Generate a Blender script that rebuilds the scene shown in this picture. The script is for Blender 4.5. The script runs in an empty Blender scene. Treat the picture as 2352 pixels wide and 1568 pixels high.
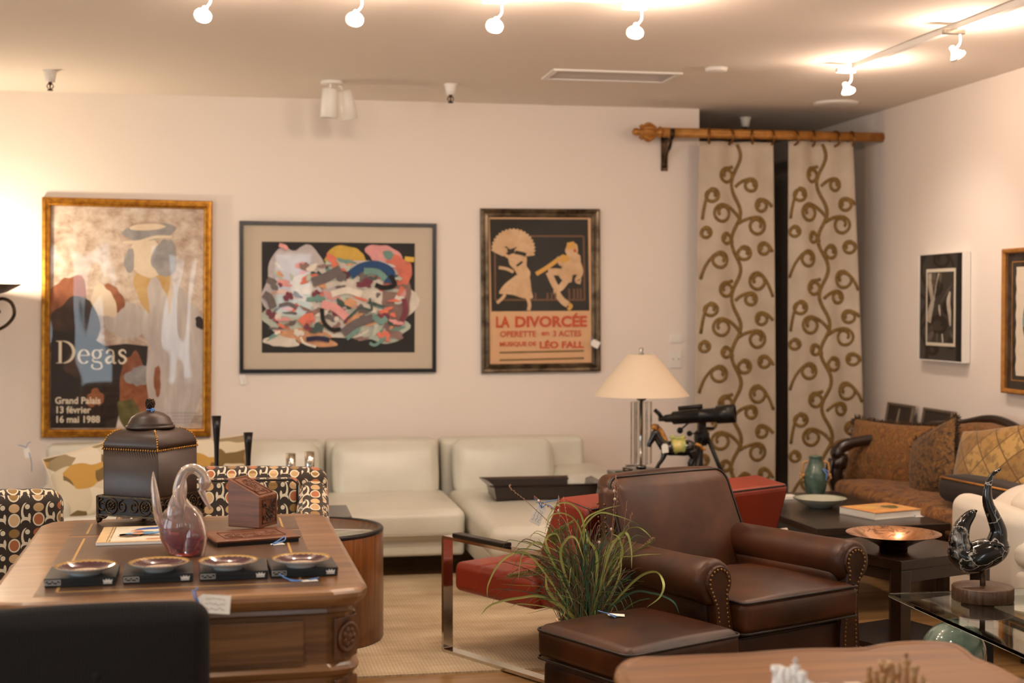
import bpy, bmesh, math, random
from math import sin, cos, pi, radians as R, sqrt, atan, atan2, hypot
from mathutils import Vector, Matrix, Euler
rnd = random.Random(11)
SC = bpy.context.scene
COL = SC.collection

# ------------------------------------------------------------------ camera
CAMZ = 1.48
FPX = 3267.0
YAW = R(10.5)
PIT = atan((784 - 700) / FPX)
cam = bpy.data.cameras.new('camera')
cam.sensor_width = 36.0
cam.lens = FPX / 2352 * 36.0
cam.clip_start = 0.05
cam.dof.use_dof = True
cam.dof.focus_distance = 5.0
cam.dof.aperture_fstop = 2.6
camo = bpy.data.objects.new('camera', cam)
COL.objects.link(camo)
camo.location = (0, 0, CAMZ)
camo.rotation_euler = (pi / 2 - PIT, 0, -YAW)
SC.camera = camo

# ------------------------------------------------------------------ view, world, daylight
SC.view_settings.view_transform = 'Standard'
SC.view_settings.look = 'None'
SC.view_settings.gamma = 1.0
SC.view_settings.use_curve_mapping = False
SC.view_settings.exposure = 0.2
SC.cycles.use_denoising = True
SC.cycles.max_bounces = 8
SC.cycles.transparent_max_bounces = 16
SC.cycles.sample_clamp_indirect = 6.0
world = bpy.data.worlds.new('daylight')
SC.world = world
world.use_nodes = True
_bg = world.node_tree.nodes['Background']
_bg.inputs[0].default_value = (0.80, 0.92, 1.0, 1)
_bg.inputs[1].default_value = 4.0

YB, XR, ZC = 8.85, 4.07, 2.745          # back wall, right wall, ceiling
XL, YF = -4.4, -3.2                     # left wall, shop front behind the camera
# openings of the shop front (x0, x1, z0, z1) and of the left wall (y0, y1, z0, z1)
FRONT_WINDOWS = [(-3.9, -3.3, .25, 2.3), (-2.45, -2.05, .25, 2.3), (-1.2, -.9, .25, 2.3), (.36, .94, 1.28, 2.26), (2.7, 3.25, .25, 2.3)]  # last opening added for more daylight, clear of the picture reflections
LEFT_FILL_WINDOWS = [(.2, 2.2, .3, 2.35), (2.7, 4.7, .3, 2.35)]  # unseen windows added on this side as daylight fill


def portal(loc, rot, sx, sy):
    l = bpy.data.lights.new('window_portal', 'AREA')
    l.shape = 'RECTANGLE'
    l.size, l.size_y = sx, sy
    l.cycles.is_portal = True
    o = bpy.data.objects.new('window_portal', l)
    COL.objects.link(o)
    o.location = loc
    o.rotation_euler = rot


for a, b, c, d in FRONT_WINDOWS:
    portal(((a + b) / 2, YF - .02, (c + d) / 2), (pi / 2, 0, 0), b - a, d - c)
for a, b, c, d in LEFT_FILL_WINDOWS:
    portal((XL - .02, (a + b) / 2, (c + d) / 2), (pi / 2, 0, -pi / 2), b - a, d - c)


def lamp(name, loc, watts, col=(1.0, .80, .62), rad=.03, spot=None, aim=None, blend=.5):
    l = bpy.data.lights.new(name, 'SPOT' if spot else 'POINT')
    l.energy = watts
    l.color = col
    l.shadow_soft_size = rad
    o = bpy.data.objects.new(name, l)
    COL.objects.link(o)
    o.location = loc
    if spot:
        l.spot_size = spot
        l.spot_blend = blend
        o.rotation_euler = (Vector(aim) - Vector(loc)).to_track_quat('-Z', 'Y').to_euler()
    return o


# unseen fill lamps added under the ceiling, behind and beside the camera
for lx, ly in ((-2.6, 3.0), (-.4, 3.0), (1.2, 3.2), (2.9, 3.2), (-2.4, 4.7), (-1.0, 4.8), (.7, 4.85), (2.3, 4.7), (3.3, 4.6), (-3.4, 5.6), (-3.0, 7.2)):
    lamp('fill_lamp', (lx, ly, 2.66), 34, (1.0, .82, .66), .05, R(130), (lx, ly + .25, 0), .7)

# ------------------------------------------------------------------ pixel -> place
_f = Vector((sin(YAW) * cos(PIT), cos(YAW) * cos(PIT), -sin(PIT)))
_r = Vector((cos(YAW), -sin(YAW), 0))
_u = Vector((sin(YAW) * sin(PIT), cos(YAW) * sin(PIT), cos(PIT)))


def ray(px, py):
    return _f + _r * ((px - 1176) / FPX) + _u * ((784 - py) / FPX)


def at_z(px, py, z):
    d = ray(px, py)
    return Vector((0, 0, CAMZ)) + d * ((z - CAMZ) / d.z)


def at_y(px, py, y):
    d = ray(px, py)
    return Vector((0, 0, CAMZ)) + d * (y / d.y)


def at_x(px, py, x):
    d = ray(px, py)
    return Vector((0, 0, CAMZ)) + d * (x / d.x)


def at_d(px, py, t):
    return Vector((0, 0, CAMZ)) + ray(px, py) * t


# ------------------------------------------------------------------ mesh builder
def T(loc=(0, 0, 0), rot=(0, 0, 0)):
    return Matrix.Translation(Vector(loc)) @ Euler(rot).to_matrix().to_4x4()


class MB:
    def __init__(self):
        self.v, self.f, self.m, self.s = [], [], [], []

    def add(self, vs, fs, mi=0, sm=True, M=None):
        o = len(self.v)
        self.v += [tuple((M @ Vector(p)) if M else p) for p in vs]
        for f in fs:
            self.f.append([i + o for i in f])
            self.m.append(mi)
            self.s.append(sm)
        return self

    def box(self, c, s, mi=0, bev=0.0, M=None, seg=2):
        bm = bmesh.new()
        bmesh.ops.create_cube(bm, size=1)
        for v in bm.verts:
            v.co = Vector((v.co.x * s[0], v.co.y * s[1], v.co.z * s[2]))
        if bev > 0:
            bmesh.ops.bevel(bm, geom=list(bm.edges), offset=min(bev, min(s) * .49), segments=seg, profile=.6, affect='EDGES')
        bm.verts.index_update()
        vs = [tuple(v.co + Vector(c)) for v in bm.verts]
        fs = [[v.index for v in f.verts] for f in bm.faces]
        bm.free()
        return self.add(vs, fs, mi, False, M)

    def lathe(self, prof, n=32, mi=0, M=None, c=(0, 0, 0), sm=True, a0=0, a1=2 * pi):
        vs, fs = [], []
        full = abs(a1 - a0 - 2 * pi) < 1e-6
        k = n if full else n + 1
        for r, z in prof:
            for i in range(k):
                a = a0 + (a1 - a0) * i / n
                vs.append((c[0] + r * cos(a), c[1] + r * sin(a), c[2] + z))
        for j in range(len(prof) - 1):
            for i in range(n):
                i2 = (i + 1) % k
                fs.append([j * k + i, j * k + i2, (j + 1) * k + i2, (j + 1) * k + i])
        return self.add(vs, fs, mi, sm, M)

    def tube(self, pts, rad, n=8, mi=0, M=None, closed=False, flat=1.0, up=None, sm=True):
        pts = [Vector(p) for p in pts]
        N = len(pts)
        if not hasattr(rad, '__len__'):
            rad = [rad] * N
        vs, fs = [], []
        prev = None
        for i, p in enumerate(pts):
            a = pts[i - 1] if (i > 0 or closed) else p
            b = pts[(i + 1) % N] if (i < N - 1 or closed) else p
            t = (b - a)
            t = t.normalized() if t.length > 1e-9 else Vector((0, 0, 1))
            if up is not None:
                s = t.cross(Vector(up))
                s = s.normalized() if s.length > 1e-6 else Vector((1, 0, 0))
            elif prev is None:
                s = t.cross(Vector((0, 0, 1)))
                if s.length < 1e-3:
                    s = t.cross(Vector((1, 0, 0)))
                s.normalize()
            else:
                s = prev - t * prev.dot(t)
                s = s.normalized() if s.length > 1e-6 else t.orthogonal().normalized()
            prev = s
            w = s.cross(t)
            for k in range(n):
                an = 2 * pi * k / n
                vs.append(tuple(p + s * (cos(an) * rad[i]) + w * (sin(an) * rad[i] * flat)))
        for i in range(N if closed else N - 1):
            j = (i + 1) % N
            for k in range(n):
                k2 = (k + 1) % n
                fs.append([i * n + k, i * n + k2, j * n + k2, j * n + k])
        if not closed:
            fs.append(list(range(n - 1, -1, -1)))
            fs.append([(N - 1) * n + k for k in range(n)])
        return self.add(vs, fs, mi, sm, M)

    def loops(self, rings, mi=0, M=None, sm=False, cap=True):
        n = len(rings[0])
        vs = [tuple(p) for r in rings for p in r]
        fs = []
        for j in range(len(rings) - 1):
            for i in range(n):
                i2 = (i + 1) % n
                fs.append([j * n + i, j * n + i2, (j + 1) * n + i2, (j + 1) * n + i])
        if cap:
            fs.append(list(range(n - 1, -1, -1)))
            fs.append([(len(rings) - 1) * n + i for i in range(n)])
        return self.add(vs, fs, mi, sm, M)

    def prism(self, out, z0, z1, mi=0, M=None, sm=False):
        return self.loops([[(x, y, z0) for x, y in out], [(x, y, z1) for x, y in out]], mi, M, sm)

    def poly(self, pts, mi=0, M=None):
        return self.add(pts, [list(range(len(pts)))], mi, False, M)

    def grid(self, fn, nu, nv, mi=0, M=None, sm=True):
        vs = [tuple(fn(i / nu, j / nv)) for j in range(nv + 1) for i in range(nu + 1)]
        fs = []
        for j in range(nv):
            for i in range(nu):
                a = j * (nu + 1) + i
                fs.append([a, a + 1, a + nu + 2, a + nu + 1])
        return self.add(vs, fs, mi, sm, M)

    def ball(self, c, r, mi=0, n=16, M=None):
        rr = r if hasattr(r, '__len__') else (r, r, r)
        m = n // 2
        vs, fs = [], []
        for j in range(m + 1):
            th = pi * j / m
            for i in range(n):
                a = 2 * pi * i / n
                vs.append((c[0] + rr[0] * sin(th) * cos(a), c[1] + rr[1] * sin(th) * sin(a), c[2] - rr[2] * cos(th)))
        for j in range(m):
            for i in range(n):
                fs.append([j * n + i, j * n + (i + 1) % n, (j + 1) * n + (i + 1) % n, (j + 1) * n + i])
        return self.add(vs, fs, mi, True, M)

    def soft(self, c, s, r=.04, puff=(0, 0, 0), fn=None, mi=0, n=8, M=None):
        """An upholstered block: rounded edges, faces that belly out by puff."""
        h = [x / 2 for x in s]
        r = min(r, min(h) * .98)
        ax = []
        for k in range(3):
            inn = h[k] - r
            e = [-h[k], -inn - r * .72, -inn - r * .4, -inn - r * .14]
            mid = [-inn + 2 * inn * i / n for i in range(n + 1)]
            ax.append(e + mid + [-x for x in reversed(e)])
        vid, vs, fs = {}, [], []

        def vert(q):
            key = tuple(round(x, 6) for x in q)
            if key in vid:
                return vid[key]
            inn = [max(-(h[k] - r), min(h[k] - r, q[k])) for k in range(3)]
            d = Vector([q[k] - inn[k] for k in range(3)])
            d = d.normalized() * r if d.length > 1e-9 else d
            p = [inn[k] + d[k] for k in range(3)]
            sn = [q[k] / h[k] for k in range(3)]
            out = list(p)
            for k in range(3):
                a, b = [x for x in range(3) if x != k]
                out[k] += puff[k] * sn[k] * (1 - sn[a] ** 2) * (1 - sn[b] ** 2)
            if fn:
                out = list(fn(*out))
            vid[key] = len(vs)
            vs.append((out[0] + c[0], out[1] + c[1], out[2] + c[2]))
            return vid[key]

        for k in range(3):
            a, b = (k + 1) % 3, (k + 2) % 3
            for sg in (-1, 1):
                for i in range(len(ax[a]) - 1):
                    for j in range(len(ax[b]) - 1):
                        ids = []
                        for di, dj in ((0, 0), (1, 0), (1, 1), (0, 1)):
                            q = [0, 0, 0]
                            q[k] = sg * h[k]
                            q[a] = ax[a][i + di]
                            q[b] = ax[b][j + dj]
                            ids.append(vert(q))
                        fs.append(ids if sg > 0 else ids[::-1])
        return self.add(vs, fs, mi, True, M)

    def text(self, s, size, M, mi=0, bold=0.0, align='LEFT', sx=1.0, depth=0.0):
        cu = bpy.data.curves.new('t', 'FONT')
        cu.body = s
        cu.size = size
        cu.offset = bold
        cu.align_x = align
        cu.extrude = depth
        cu.resolution_u = 3
        ob = bpy.data.objects.new('t', cu)
        COL.objects.link(ob)
        dg = bpy.context.evaluated_depsgraph_get()
        me = bpy.data.meshes.new_from_object(ob.evaluated_get(dg))
        vs = [(v.co.x * sx, v.co.y, v.co.z) for v in me.vertices]
        fs = [list(p.vertices) for p in me.polygons]
        bpy.data.objects.remove(ob)
        bpy.data.curves.remove(cu)
        bpy.data.meshes.remove(me)
        return self.add(vs, fs, mi, False, M)

    def build(self, name, mats, parent=None, sub=0, bev=0.0, uv=True, solid=0.0):
        me = bpy.data.meshes.new(name)
        me.from_pydata(self.v, [], self.f)
        for m in (mats if isinstance(mats, (list, tuple)) else [mats]):
            me.materials.append(m)
        me.polygons.foreach_set('material_index', self.m)
        me.polygons.foreach_set('use_smooth', self.s)
        if uv:
            l = me.uv_layers.new(name='UVMap')
            me.update()
            for p in me.polygons:
                nx, ny, nz = (abs(x) for x in p.normal)
                for li in p.loop_indices:
                    x, y, z = me.vertices[me.loops[li].vertex_index].co
                    l.data[li].uv = (y, z) if nx > ny and nx > nz else ((x, z) if ny > nz else (x, y))
        me.update()
        o = bpy.data.objects.new(name, me)
        COL.objects.link(o)
        if parent:
            o.parent = parent
        if bev:
            b = o.modifiers.new('b', 'BEVEL')
            b.width = bev
            b.segments = 2
            b.limit_method = 'ANGLE'
        if solid:
            b = o.modifiers.new('s', 'SOLIDIFY')
            b.thickness = solid
            b.offset = 0
        if sub:
            b = o.modifiers.new('d', 'SUBSURF')
            b.levels = b.render_levels = sub
        return o


def thing(name, label, cat, loc=(0, 0, 0), rotz=0.0, group=None):
    o = bpy.data.objects.new(name, None)
    COL.objects.link(o)
    o.empty_display_size = .05
    o.location = loc
    o.rotation_euler = (0, 0, rotz)
    return tag(o, label, cat, group)


def tag(o, label, cat, group=None):
    o['label'] = label
    o['category'] = cat
    if group:
        o['group'] = group
    return o


def struct(name, mb, m, label=None, cat=None):
    o = mb.build(name, m)
    o['kind'] = 'structure'
    if label:
        o['label'] = label
        o['category'] = cat
    return o


def dup(root, loc=None, rotz=None, label=None, group=None):
    r = root.copy()
    COL.objects.link(r)
    if loc is not None:
        r.location = loc
    if rotz is not None:
        r.rotation_euler = (0, 0, rotz)
    if label:
        r['label'] = label
    if group:
        r['group'] = group
    for ch in list(root.children):
        c = ch.copy()
        COL.objects.link(c)
        c.parent = r
        for g in list(ch.children):
            d = g.copy()
            COL.objects.link(d)
            d.parent = c
    return r


def bez(p, n=16):
    """Catmull-Rom through the points p."""
    p = [Vector(q) for q in p]
    q = [p[0] * 2 - p[1]] + p + [p[-1] * 2 - p[-2]]
    out = []
    for i in range(1, len(q) - 2):
        for k in range(n):
            t = k / n
            a, b, c, d = q[i - 1], q[i], q[i + 1], q[i + 2]
            out.append(.5 * ((2 * b) + (c - a) * t + (2 * a - 5 * b + 4 * c - d) * t * t + (3 * b - a - 3 * c + d) * t ** 3))
    out.append(p[-1])
    return out


def lerp(a, b, t):
    return a + (b - a) * t


def rrect(w, h, r, n=5, cx=0, cy=0):
    out = []
    for sx, sy, a0 in ((1, -1, -pi / 2), (1, 1, 0), (-1, 1, pi / 2), (-1, -1, pi)):
        for i in range(n + 1):
            a = a0 + (pi / 2) * i / n
            out.append((cx + sx * (w / 2 - r) + r * cos(a), cy + sy * (h / 2 - r) + r * sin(a)))
    return out


# ------------------------------------------------------------------ materials
def S(r, g, b):
    f = lambda c: (c / 255 / 12.92) if c <= 10 else ((c / 255 + .055) / 1.055) ** 2.4
    return (f(r), f(g), f(b), 1.0)


class NT:
    def __init__(self, name):
        self.mat = bpy.data.materials.new(name)
        self.mat.use_nodes = True
        self.t = self.mat.node_tree
        self.b = self.t.nodes['Principled BSDF']
        self.out = self.t.nodes['Material Output']

    def node(self, ty, **kw):
        n = self.t.nodes.new(ty)
        for k, v in kw.items():
            setattr(n, k, v)
        return n

    def link(self, a, b):
        self.t.links.new(a, b)

    def put(self, sock, v):
        if hasattr(v, 'links') or isinstance(v, bpy.types.NodeSocket):
            self.link(v, sock)
        else:
            sock.default_value = v

    def math(self, op, a, b=0.0, c=None):
        n = self.node('ShaderNodeMath', operation=op)
        self.put(n.inputs[0], a)
        self.put(n.inputs[1], b)
        if c is not None:
            self.put(n.inputs[2], c)
        return n.outputs[0]

    def mix(self, f, a, b, mode='MIX'):
        n = self.node('ShaderNodeMix', data_type='RGBA', blend_type=mode)
        self.put(n.inputs[0], f)
        self.put(n.inputs[6], a)
        self.put(n.inputs[7], b)
        return n.outputs[2]

    def coord(self, kind='Object', scale=(1, 1, 1), rot=(0, 0, 0)):
        c = self.node('ShaderNodeTexCoord')
        m = self.node('ShaderNodeMapping')
        m.inputs['Scale'].default_value = scale
        m.inputs['Rotation'].default_value = rot
        self.link(c.outputs[kind], m.inputs[0])
        return m.outputs[0]

    def noise(self, vec, scale, detail=3.0, rough=.55, dist=0.0, col=False):
        n = self.node('ShaderNodeTexNoise')
        self.link(vec, n.inputs['Vector'])
        n.inputs['Scale'].default_value = scale
        n.inputs['Detail'].default_value = detail
        n.inputs['Roughness'].default_value = rough
        n.inputs['Distortion'].default_value = dist
        return n.outputs[1 if col else 0]

    def ramp(self, f, stops, interp='LINEAR'):
        n = self.node('ShaderNodeValToRGB')
        n.color_ramp.interpolation = interp
        e = n.color_ramp.elements
        e[0].position, e[0].color = stops[0]
        e[1].position, e[1].color = stops[-1]
        for p, c in stops[1:-1]:
            x = e.new(p)
            x.color = c
        self.link(f, n.inputs[0])
        return n.outputs[0]

    def bump(self, h, strength=.2, dist=.01):
        n = self.node('ShaderNodeBump')
        n.inputs['Strength'].default_value = strength
        n.inputs['Distance'].default_value = dist
        self.link(h, n.inputs['Height'])
        self.link(n.outputs[0], self.b.inputs['Normal'])

    def set(self, **kw):
        names = dict(col='Base Color', rough='Roughness', metal='Metallic', spec='Specular IOR Level', trans='Transmission Weight',
                     ior='IOR', coat='Coat Weight', coatr='Coat Roughness', sheen='Sheen Weight', emis='Emission Color', es='Emission Strength',
                     alpha='Alpha', film='Thin Film Thickness')
        for k, v in kw.items():
            self.put(self.b.inputs[names[k]], v)
        return self


def plain(name, c, rough=.5, metal=0.0, var=None, vs=8.0, bump=None, **kw):
    n = NT(name)
    col = c
    if var is not None:
        col = n.mix(n.ramp(n.noise(n.coord(), vs, 4), [(.35, (0, 0, 0, 1)), (.65, (1, 1, 1, 1))]), c, var)
    n.set(col=col, rough=rough, metal=metal, **kw)
    if bump:
        n.bump(n.noise(n.coord(), bump[0], 3), bump[1], bump[2] if len(bump) > 2 else .003)
    return n.mat


def wood(name, c1, c2, axis=0, rough=.35, sc=1.0, coat=.2):
    n = NT(name)
    s = [26 * sc, 26 * sc, 26 * sc]
    s[axis] = 1.6 * sc
    v = n.coord('Object', s)
    f = n.noise(v, 1.0, 6, .62, .6)
    g = n.noise(n.coord('Object', [x * 4 for x in s]), 1.0, 3)
    k = n.math('ADD', n.math('MULTIPLY', f, .75), n.math('MULTIPLY', g, .25))
    n.set(col=n.ramp(k, [(.32, c1), (.68, c2)]), rough=rough, coat=coat, coatr=.15)
    n.bump(g, .08, .002)
    return n.mat


def leather(name, c1, c2, rough=.4, vs=5.0, grain=420, gs=.12, spec=.5):
    n = NT(name)
    v = n.coord()
    f = n.noise(v, vs, 5, .6)
    n.set(col=n.ramp(f, [(.3, c1), (.7, c2)]), rough=rough, spec=spec)
    n.bump(n.math('ADD', n.math('MULTIPLY', n.noise(v, grain, 2), .3), n.noise(v, 9, 3)), gs, .006)
    return n.mat


def glass_pane(name, wob=0.0):
    n = NT(name)
    tr = n.node('ShaderNodeBsdfTransparent')
    gl = n.node('ShaderNodeBsdfGlossy')
    gl.inputs['Roughness'].default_value = .02
    fr = n.node('ShaderNodeFresnel')
    fr.inputs[0].default_value = 1.6
    if wob:
        b = n.node('ShaderNodeBump')
        b.inputs['Strength'].default_value = 1.0
        b.inputs['Distance'].default_value = wob
        n.link(n.noise(n.coord('Object', (2.2, 1, .7)), 1.8, 1), b.inputs['Height'])
        n.link(b.outputs[0], gl.inputs['Normal'])
    m = n.node('ShaderNodeMixShader')
    ge = n.node('ShaderNodeNewGeometry')
    n.link(n.math('MULTIPLY', fr.outputs[0], n.math('SUBTRACT', 1.0, ge.outputs['Backfacing'])), m.inputs[0])
    n.link(tr.outputs[0], m.inputs[1])
    n.link(gl.outputs[0], m.inputs[2])
    n.link(m.outputs[0], n.out.inputs[0])
    return n.mat


M = {}
M['wall'] = plain('wall_paint', S(238, 227, 216), .85, bump=(180, .08, .002))
M['ceiling'] = plain('ceiling_paint', S(236, 226, 214), .9, bump=(220, .06, .002))
M['dark_hall'] = plain('passage_dark_brown', S(38, 24, 18), .6)  # even dark brown for the passage walls
M['white'] = plain('white_plastic', S(236, 232, 224), .4)
M['paper'] = plain('white_card', S(244, 240, 232), .7)
M['ink'] = plain('dark_ink', S(60, 56, 60), .7)
M['blue'] = plain('blue_ribbon', S(96, 140, 205), .45)
M['chrome'] = plain('chrome', S(205, 200, 190), .12, 1.0)
M['gold'] = plain('gilt_wood', S(196, 140, 48), .38, .75, var=S(150, 96, 28), vs=30, bump=(60, .3, .002))
M['gold_rod'] = plain('gilt_rod', S(196, 138, 66), .4, .35, var=S(170, 112, 48), vs=25)
M['brass'] = plain('brass', S(190, 140, 70), .3, .9)
M['bronze'] = plain('aged_bronze', S(88, 66, 40), .4, .7, var=S(46, 34, 24), vs=40)
M['black'] = plain('black_lacquer', S(10, 9, 9), .35)
M['iron'] = plain('black_iron', S(20, 18, 17), .45)
M['silver_frame'] = plain('tarnished_silver', S(120, 104, 82), .35, .7, var=S(58, 46, 34), vs=14)
M['darkwood'] = wood('espresso_wood', S(18, 10, 7), S(44, 25, 16), 0, .28, 1, .25)
M['desk'] = wood('desk_walnut', S(88, 56, 29), S(160, 112, 66), 0, .3, .8, .35)
M['deskv'] = wood('desk_walnut_carved', S(70, 40, 20), S(126, 80, 44), 2, .4, .8, .2)
M['table'] = wood('fruitwood', S(102, 62, 24), S(160, 104, 48), 0, .42, .8, .05)
M['drum'] = wood('zebra_veneer', S(84, 48, 20), S(150, 92, 44), 2, .35, 1.4, .2)
M['carved'] = wood('carved_rosewood', S(88, 46, 24), S(138, 82, 48), 0, .4, 1.5, .1)
M['basewood'] = wood('striped_wood', S(50, 32, 22), S(104, 74, 52), 2, .4, 3.0, .1)
M['brown'] = leather('brown_leather', S(30, 14, 6), S(86, 46, 20), .38, 3.2, spec=.38)
M['seam'] = plain('dark_welt', S(26, 14, 9), .4)
M['red'] = leather('red_leather', S(122, 35, 18), S(150, 52, 29), .36, 3)
M['white_leather'] = leather('white_leather', S(206, 204, 190), S(218, 216, 202), .36, 3, gs=.08)
M['cream_fabric'] = plain('cream_upholstery', S(222, 212, 196), .85, bump=(500, .15, .001))
M['urn'] = leather('urn_leather', S(44, 27, 17), S(62, 40, 27), .42, 8)
M['inlay'] = leather('desk_leather', S(84, 60, 44), S(100, 74, 54), .3, 7)
M['shade'] = plain('lampshade_linen', S(228, 211, 186), .9, bump=(500, .2, .001))
M['bulb'] = NT('lamp_filament').set(col=(1, 1, 1, 1), emis=(1.0, .78, .52, 1), es=40.0).mat
M['glass'] = glass_pane('picture_glass')
M['glass_wavy'] = glass_pane('acrylic_glazing', .006)
M['clear'] = NT('clear_acrylic').set(col=(.97, .98, .97, 1), rough=.03, trans=1.0, ior=1.45).mat
M['tableglass'] = NT('green_plate_glass').set(col=(.80, .93, .86, 1), rough=.01, trans=1.0, ior=1.5).mat

# ------------------------------------------------------------------ more materials
def rug_mat():
    n = NT('woven_rug')
    v = n.coord('Object', (1, 1, 1), (0, 0, R(35)))
    sep = n.node('ShaderNodeSeparateXYZ')
    n.link(v, sep.inputs[0])
    a = n.math('SINE', n.math('MULTIPLY', sep.outputs[0], 340))
    b = n.math('SINE', n.math('MULTIPLY', sep.outputs[1], 250))
    w = n.math('MULTIPLY_ADD', n.math('MULTIPLY', a, b), .5, .5)
    blot = n.noise(n.coord('Object', (1, 3, 1)), 1.6, 5, .65)
    base = n.ramp(blot, [(.3, S(176, 154, 122)), (.62, S(222, 206, 174))])
    n.set(col=n.mix(n.math('MULTIPLY', w, .45), base, S(132, 104, 72)), rough=.95)
    n.bump(w, .4, .003)
    return n.mat


def floor_mat():
    n = NT('floor_boards')
    v = n.coord('Object', (.5, 7, 1))
    n.set(col=n.ramp(n.noise(v, 2.2, 6, .6), [(.3, S(120, 88, 52)), (.7, S(176, 138, 88))]), rough=.35, coat=.15)
    return n.mat


def retro_mat():
    n = NT('retro_oval_fabric')
    sep = n.node('ShaderNodeSeparateXYZ')
    n.link(n.coord('UV', (1 / .082, 1 / .088, 1)), sep.inputs[0])
    u, v = sep.outputs[0], sep.outputs[1]
    fu, fv = n.math('FRACT', u), n.math('FRACT', v)
    cell = n.node('ShaderNodeCombineXYZ')
    n.link(n.math('FLOOR', u), cell.inputs[0])
    n.link(n.math('FLOOR', n.math('MULTIPLY', v, 2.0)), cell.inputs[1])
    wn = n.node('ShaderNodeTexWhiteNoise', noise_dimensions='2D')
    n.link(cell.outputs[0], wn.inputs[0])
    oc = n.ramp(wn.outputs[0], [(0, S(176, 104, 62)), (.3, S(196, 160, 112)), (.55, S(150, 116, 62)), (.8, S(214, 176, 128))], 'CONSTANT')

    def el(cx, cy, rx, ry):
        dx = n.math('DIVIDE', n.math('SUBTRACT', fu, cx), rx)
        dy = n.math('DIVIDE', n.math('SUBTRACT', fv, cy), ry)
        d = n.math('ADD', n.math('MULTIPLY', dx, dx), n.math('MULTIPLY', dy, dy))
        return n.math('LESS_THAN', d, 1.0)

    base, cream = S(52, 40, 30), S(226, 212, 184)
    c = n.mix(el(.77, .60, .21, .38), base, cream)
    c = n.mix(el(.68, .66, .21, .33), c, base)
    c = n.mix(el(.80, .22, .20, .20), c, cream)
    c = n.mix(el(.80, .12, .19, .17), c, base)
    c = n.mix(el(.72, .82, .10, .10), c, cream)
    c = n.mix(el(.64, .40, .06, .16), c, cream)
    c = n.mix(el(.26, .30, .245, .275), c, cream)
    c = n.mix(el(.26, .30, .19, .215), c, oc)
    c = n.mix(el(.26, .78, .22, .175), c, oc)
    n.set(col=c, rough=.85, sheen=.2)
    return n.mat


def leaf_mat():
    n = NT('leaf_print_cotton')
    v = n.coord('Object', (1, 1, 1), (0, R(25), 0))
    w = n.node('ShaderNodeTexVoronoi')
    n.link(n.mix(.5, n.coord('Object', (3.2, 1, 5.5), (0, R(40), 0)), n.noise(n.coord(), 5.0, 1, .5, 0, True), 'ADD'), w.inputs['Vector'])
    w.inputs['Scale'].default_value = 2.5
    s = n.node('ShaderNodeSeparateColor')
    n.link(w.outputs['Color'], s.inputs[0])
    n.set(col=n.ramp(s.outputs[0], [(0, S(120, 98, 58)), (.22, S(214, 200, 170)), (.5, S(196, 152, 74)), (.68, S(226, 214, 190)), (.86, S(156, 138, 104))], 'CONSTANT'), rough=.9)
    return n.mat


def paisley_mat(name, c1, c2, c3, sc=1.0):
    n = NT(name)
    v = n.noise(n.coord(), 5 * sc, 2, .5, 1.2, True)
    w = n.node('ShaderNodeTexVoronoi', feature='SMOOTH_F1')
    n.link(v, w.inputs['Vector'])
    w.inputs['Scale'].default_value = 9
    ring = n.math('SINE', n.math('MULTIPLY', w.outputs['Distance'], 26))
    c = n.mix(n.math('MULTIPLY_ADD', ring, .5, .5), c1, c2)
    c = n.mix(n.ramp(n.noise(n.coord(), 26 * sc, 4), [(.5, (0, 0, 0, 1)), (.62, (1, 1, 1, 1))]), c, c3)
    n.set(col=c, rough=.8, sheen=.1)
    n.bump(n.noise(n.coord(), 60, 3), .4, .003)
    return n.mat


def patch_mat():
    n = NT('patchwork_silk')
    v = n.coord('Object', (8.5, 1, 8.5), (0, R(38), 0))
    sep = n.node('ShaderNodeSeparateXYZ')
    n.link(v, sep.inputs[0])
    cell = n.node('ShaderNodeCombineXYZ')
    n.link(n.math('FLOOR', sep.outputs[0]), cell.inputs[0])
    n.link(n.math('FLOOR', sep.outputs[2]), cell.inputs[1])
    wn = n.node('ShaderNodeTexWhiteNoise', noise_dimensions='2D')
    n.link(cell.outputs[0], wn.inputs[0])
    c = n.ramp(wn.outputs[0], [(0, S(150, 112, 52)), (.4, S(186, 148, 82)), (.7, S(120, 94, 44)), (.85, S(170, 130, 66))], 'CONSTANT')
    edge = n.math('MAXIMUM', n.math('LESS_THAN', n.math('FRACT', sep.outputs[0]), .05), n.math('LESS_THAN', n.math('FRACT', sep.outputs[2]), .05))
    c = n.mix(edge, c, S(84, 54, 24))
    c = n.mix(n.math('MULTIPLY', n.ramp(n.noise(n.coord(), 30, 4), [(.48, (0, 0, 0, 1)), (.6, (1, 1, 1, 1))]), .6), c, S(104, 74, 30))
    n.set(col=c, rough=.6, sheen=.3)
    return n.mat


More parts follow.
